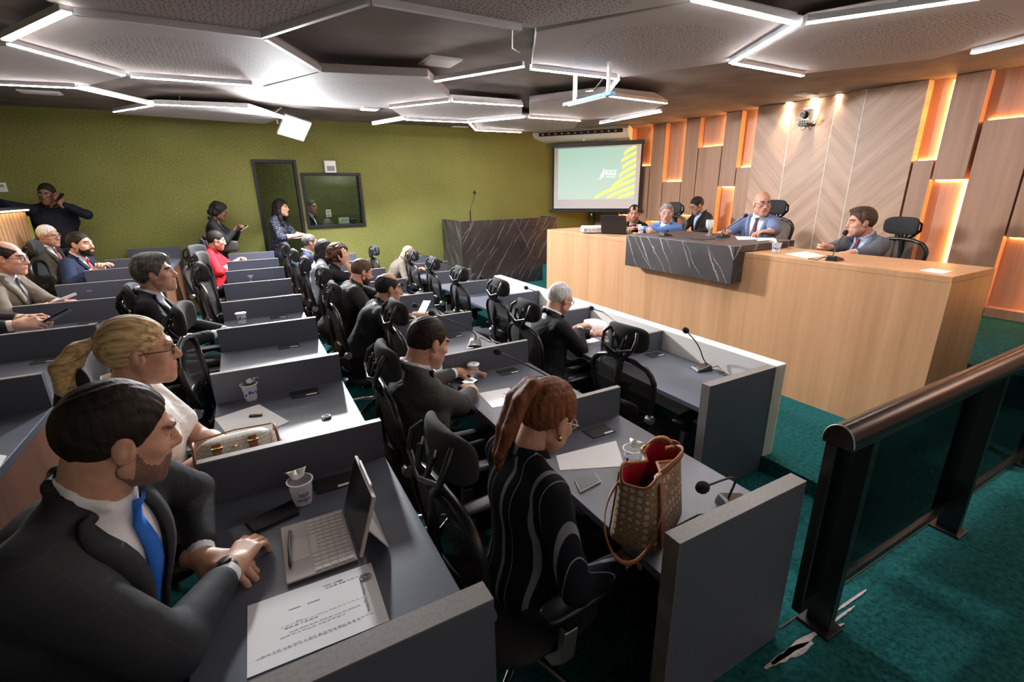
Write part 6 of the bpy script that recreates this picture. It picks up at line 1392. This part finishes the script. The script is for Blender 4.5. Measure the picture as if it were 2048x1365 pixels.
for k in range(3): b.tube([(.02*k, 0, 0), (.05+.02*k, -.02, .09+.02*k), (.12, 0, .06+.02*k), (.15, .02, 0)], .004, 6)
tag(b.build('looped_cables', MATS['black_plastic'], loc=(float(ony(712, 440, YG+.24)[0]), YG+.24, BZ)), 'black cables looping at the right end of the booth ledge', 'cable', BG)
o = MB().b2((-.05, -.012, -.07), (.05, 0, .07)).build('wall_socket', MATS['white_plastic'], loc=tuple(ony(657, 427, 10.299)), bevel=.004); tag(o, 'white double socket on the back wall of the booth', 'socket')
for dz in (-.03, .03): MB().b2((-.03, -.015, dz-.014), (.03, -.012, dz+.014)).build('socket_face', MATS['grey_lcd'], o)
bl = bpy.data.lights.new('booth_fill', 'AREA'); bl.size = .5; bl.energy = 9; bl.color = (1, .93, .82); lo = bpy.data.objects.new('booth_fill', bl); COL.objects.link(lo); lo.location = (1.75, 9.2, ZC-.02)  # fill light without a fixture, added to brighten the booth interior

# worn things seen on wrists and ears
def wrist(pk, i, name, mat, r=.031, w=.02, dial=None):
    root, P = PEOPLE[pk]; q = (-1, 1)[i]; d = P['HD'][q]; c = P['W'][q]-d*.012
    b = MB(); b.tube([c-d*w/2, c+d*w/2], r, 18, cap=False); o = b.build(name, MATS[mat], root, smooth=60, solid=.004)
    if dial: nrm = unit(np.array(dial)-d*np.dot(dial, d)); R = Vector(nrm).to_track_quat('Z', 'Y').to_matrix(); MB().lathe([(0, .0), (.019, .0), (.019, .008), (.015, .010), (0, .010)], 20, tuple(c+nrm*(r-.001)), R=R).build('watch_dial', MATS['black_metal'], o, smooth=40)
wrist('grey', 1, 'wristwatch', 'black_plastic', .0275, .020, (.2, -.3, .9)); wrist('profile', 1, 'wristwatch', 'black_plastic', .028); wrist('white', 0, 'wristwatch', 'black_plastic', .028); wrist('red', 1, 'wristwatch', 'black_plastic', .026); wrist('blonde', 1, 'bracelet', 'gold', .030, .018)
for pk, pts in (('striped', (.0795, .0, -.042)), ('red', (.079, .0, -.040))):
    root, P = PEOPLE[pk]; b = MB(); b.ell(P['Rh'] @ np.array(pts)*1.04+P['H'], (.009, .009, .011)); b.build('earring', MATS['gold' if pk == 'striped' else 'white_plastic'], root, smooth=60)
# ================================================================== world and output
w = bpy.data.worlds.new('world'); SC.world = w; w.use_nodes = True
w.node_tree.nodes['Background'].inputs['Color'].default_value = (.9, .95, 1, 1); w.node_tree.nodes['Background'].inputs['Strength'].default_value = .05
vs = SC.view_settings; vs.view_transform = 'Standard'; vs.look = 'None'; vs.exposure = 2.12; vs.gamma = 1; vs.use_curve_mapping = False
SC.cycles.use_denoising = True
SC.cycles.max_bounces = 6; SC.cycles.diffuse_bounces = 3; SC.cycles.transparent_max_bounces = 12
SC.cycles.sample_clamp_indirect = 6
SC.cycles.use_light_tree = True
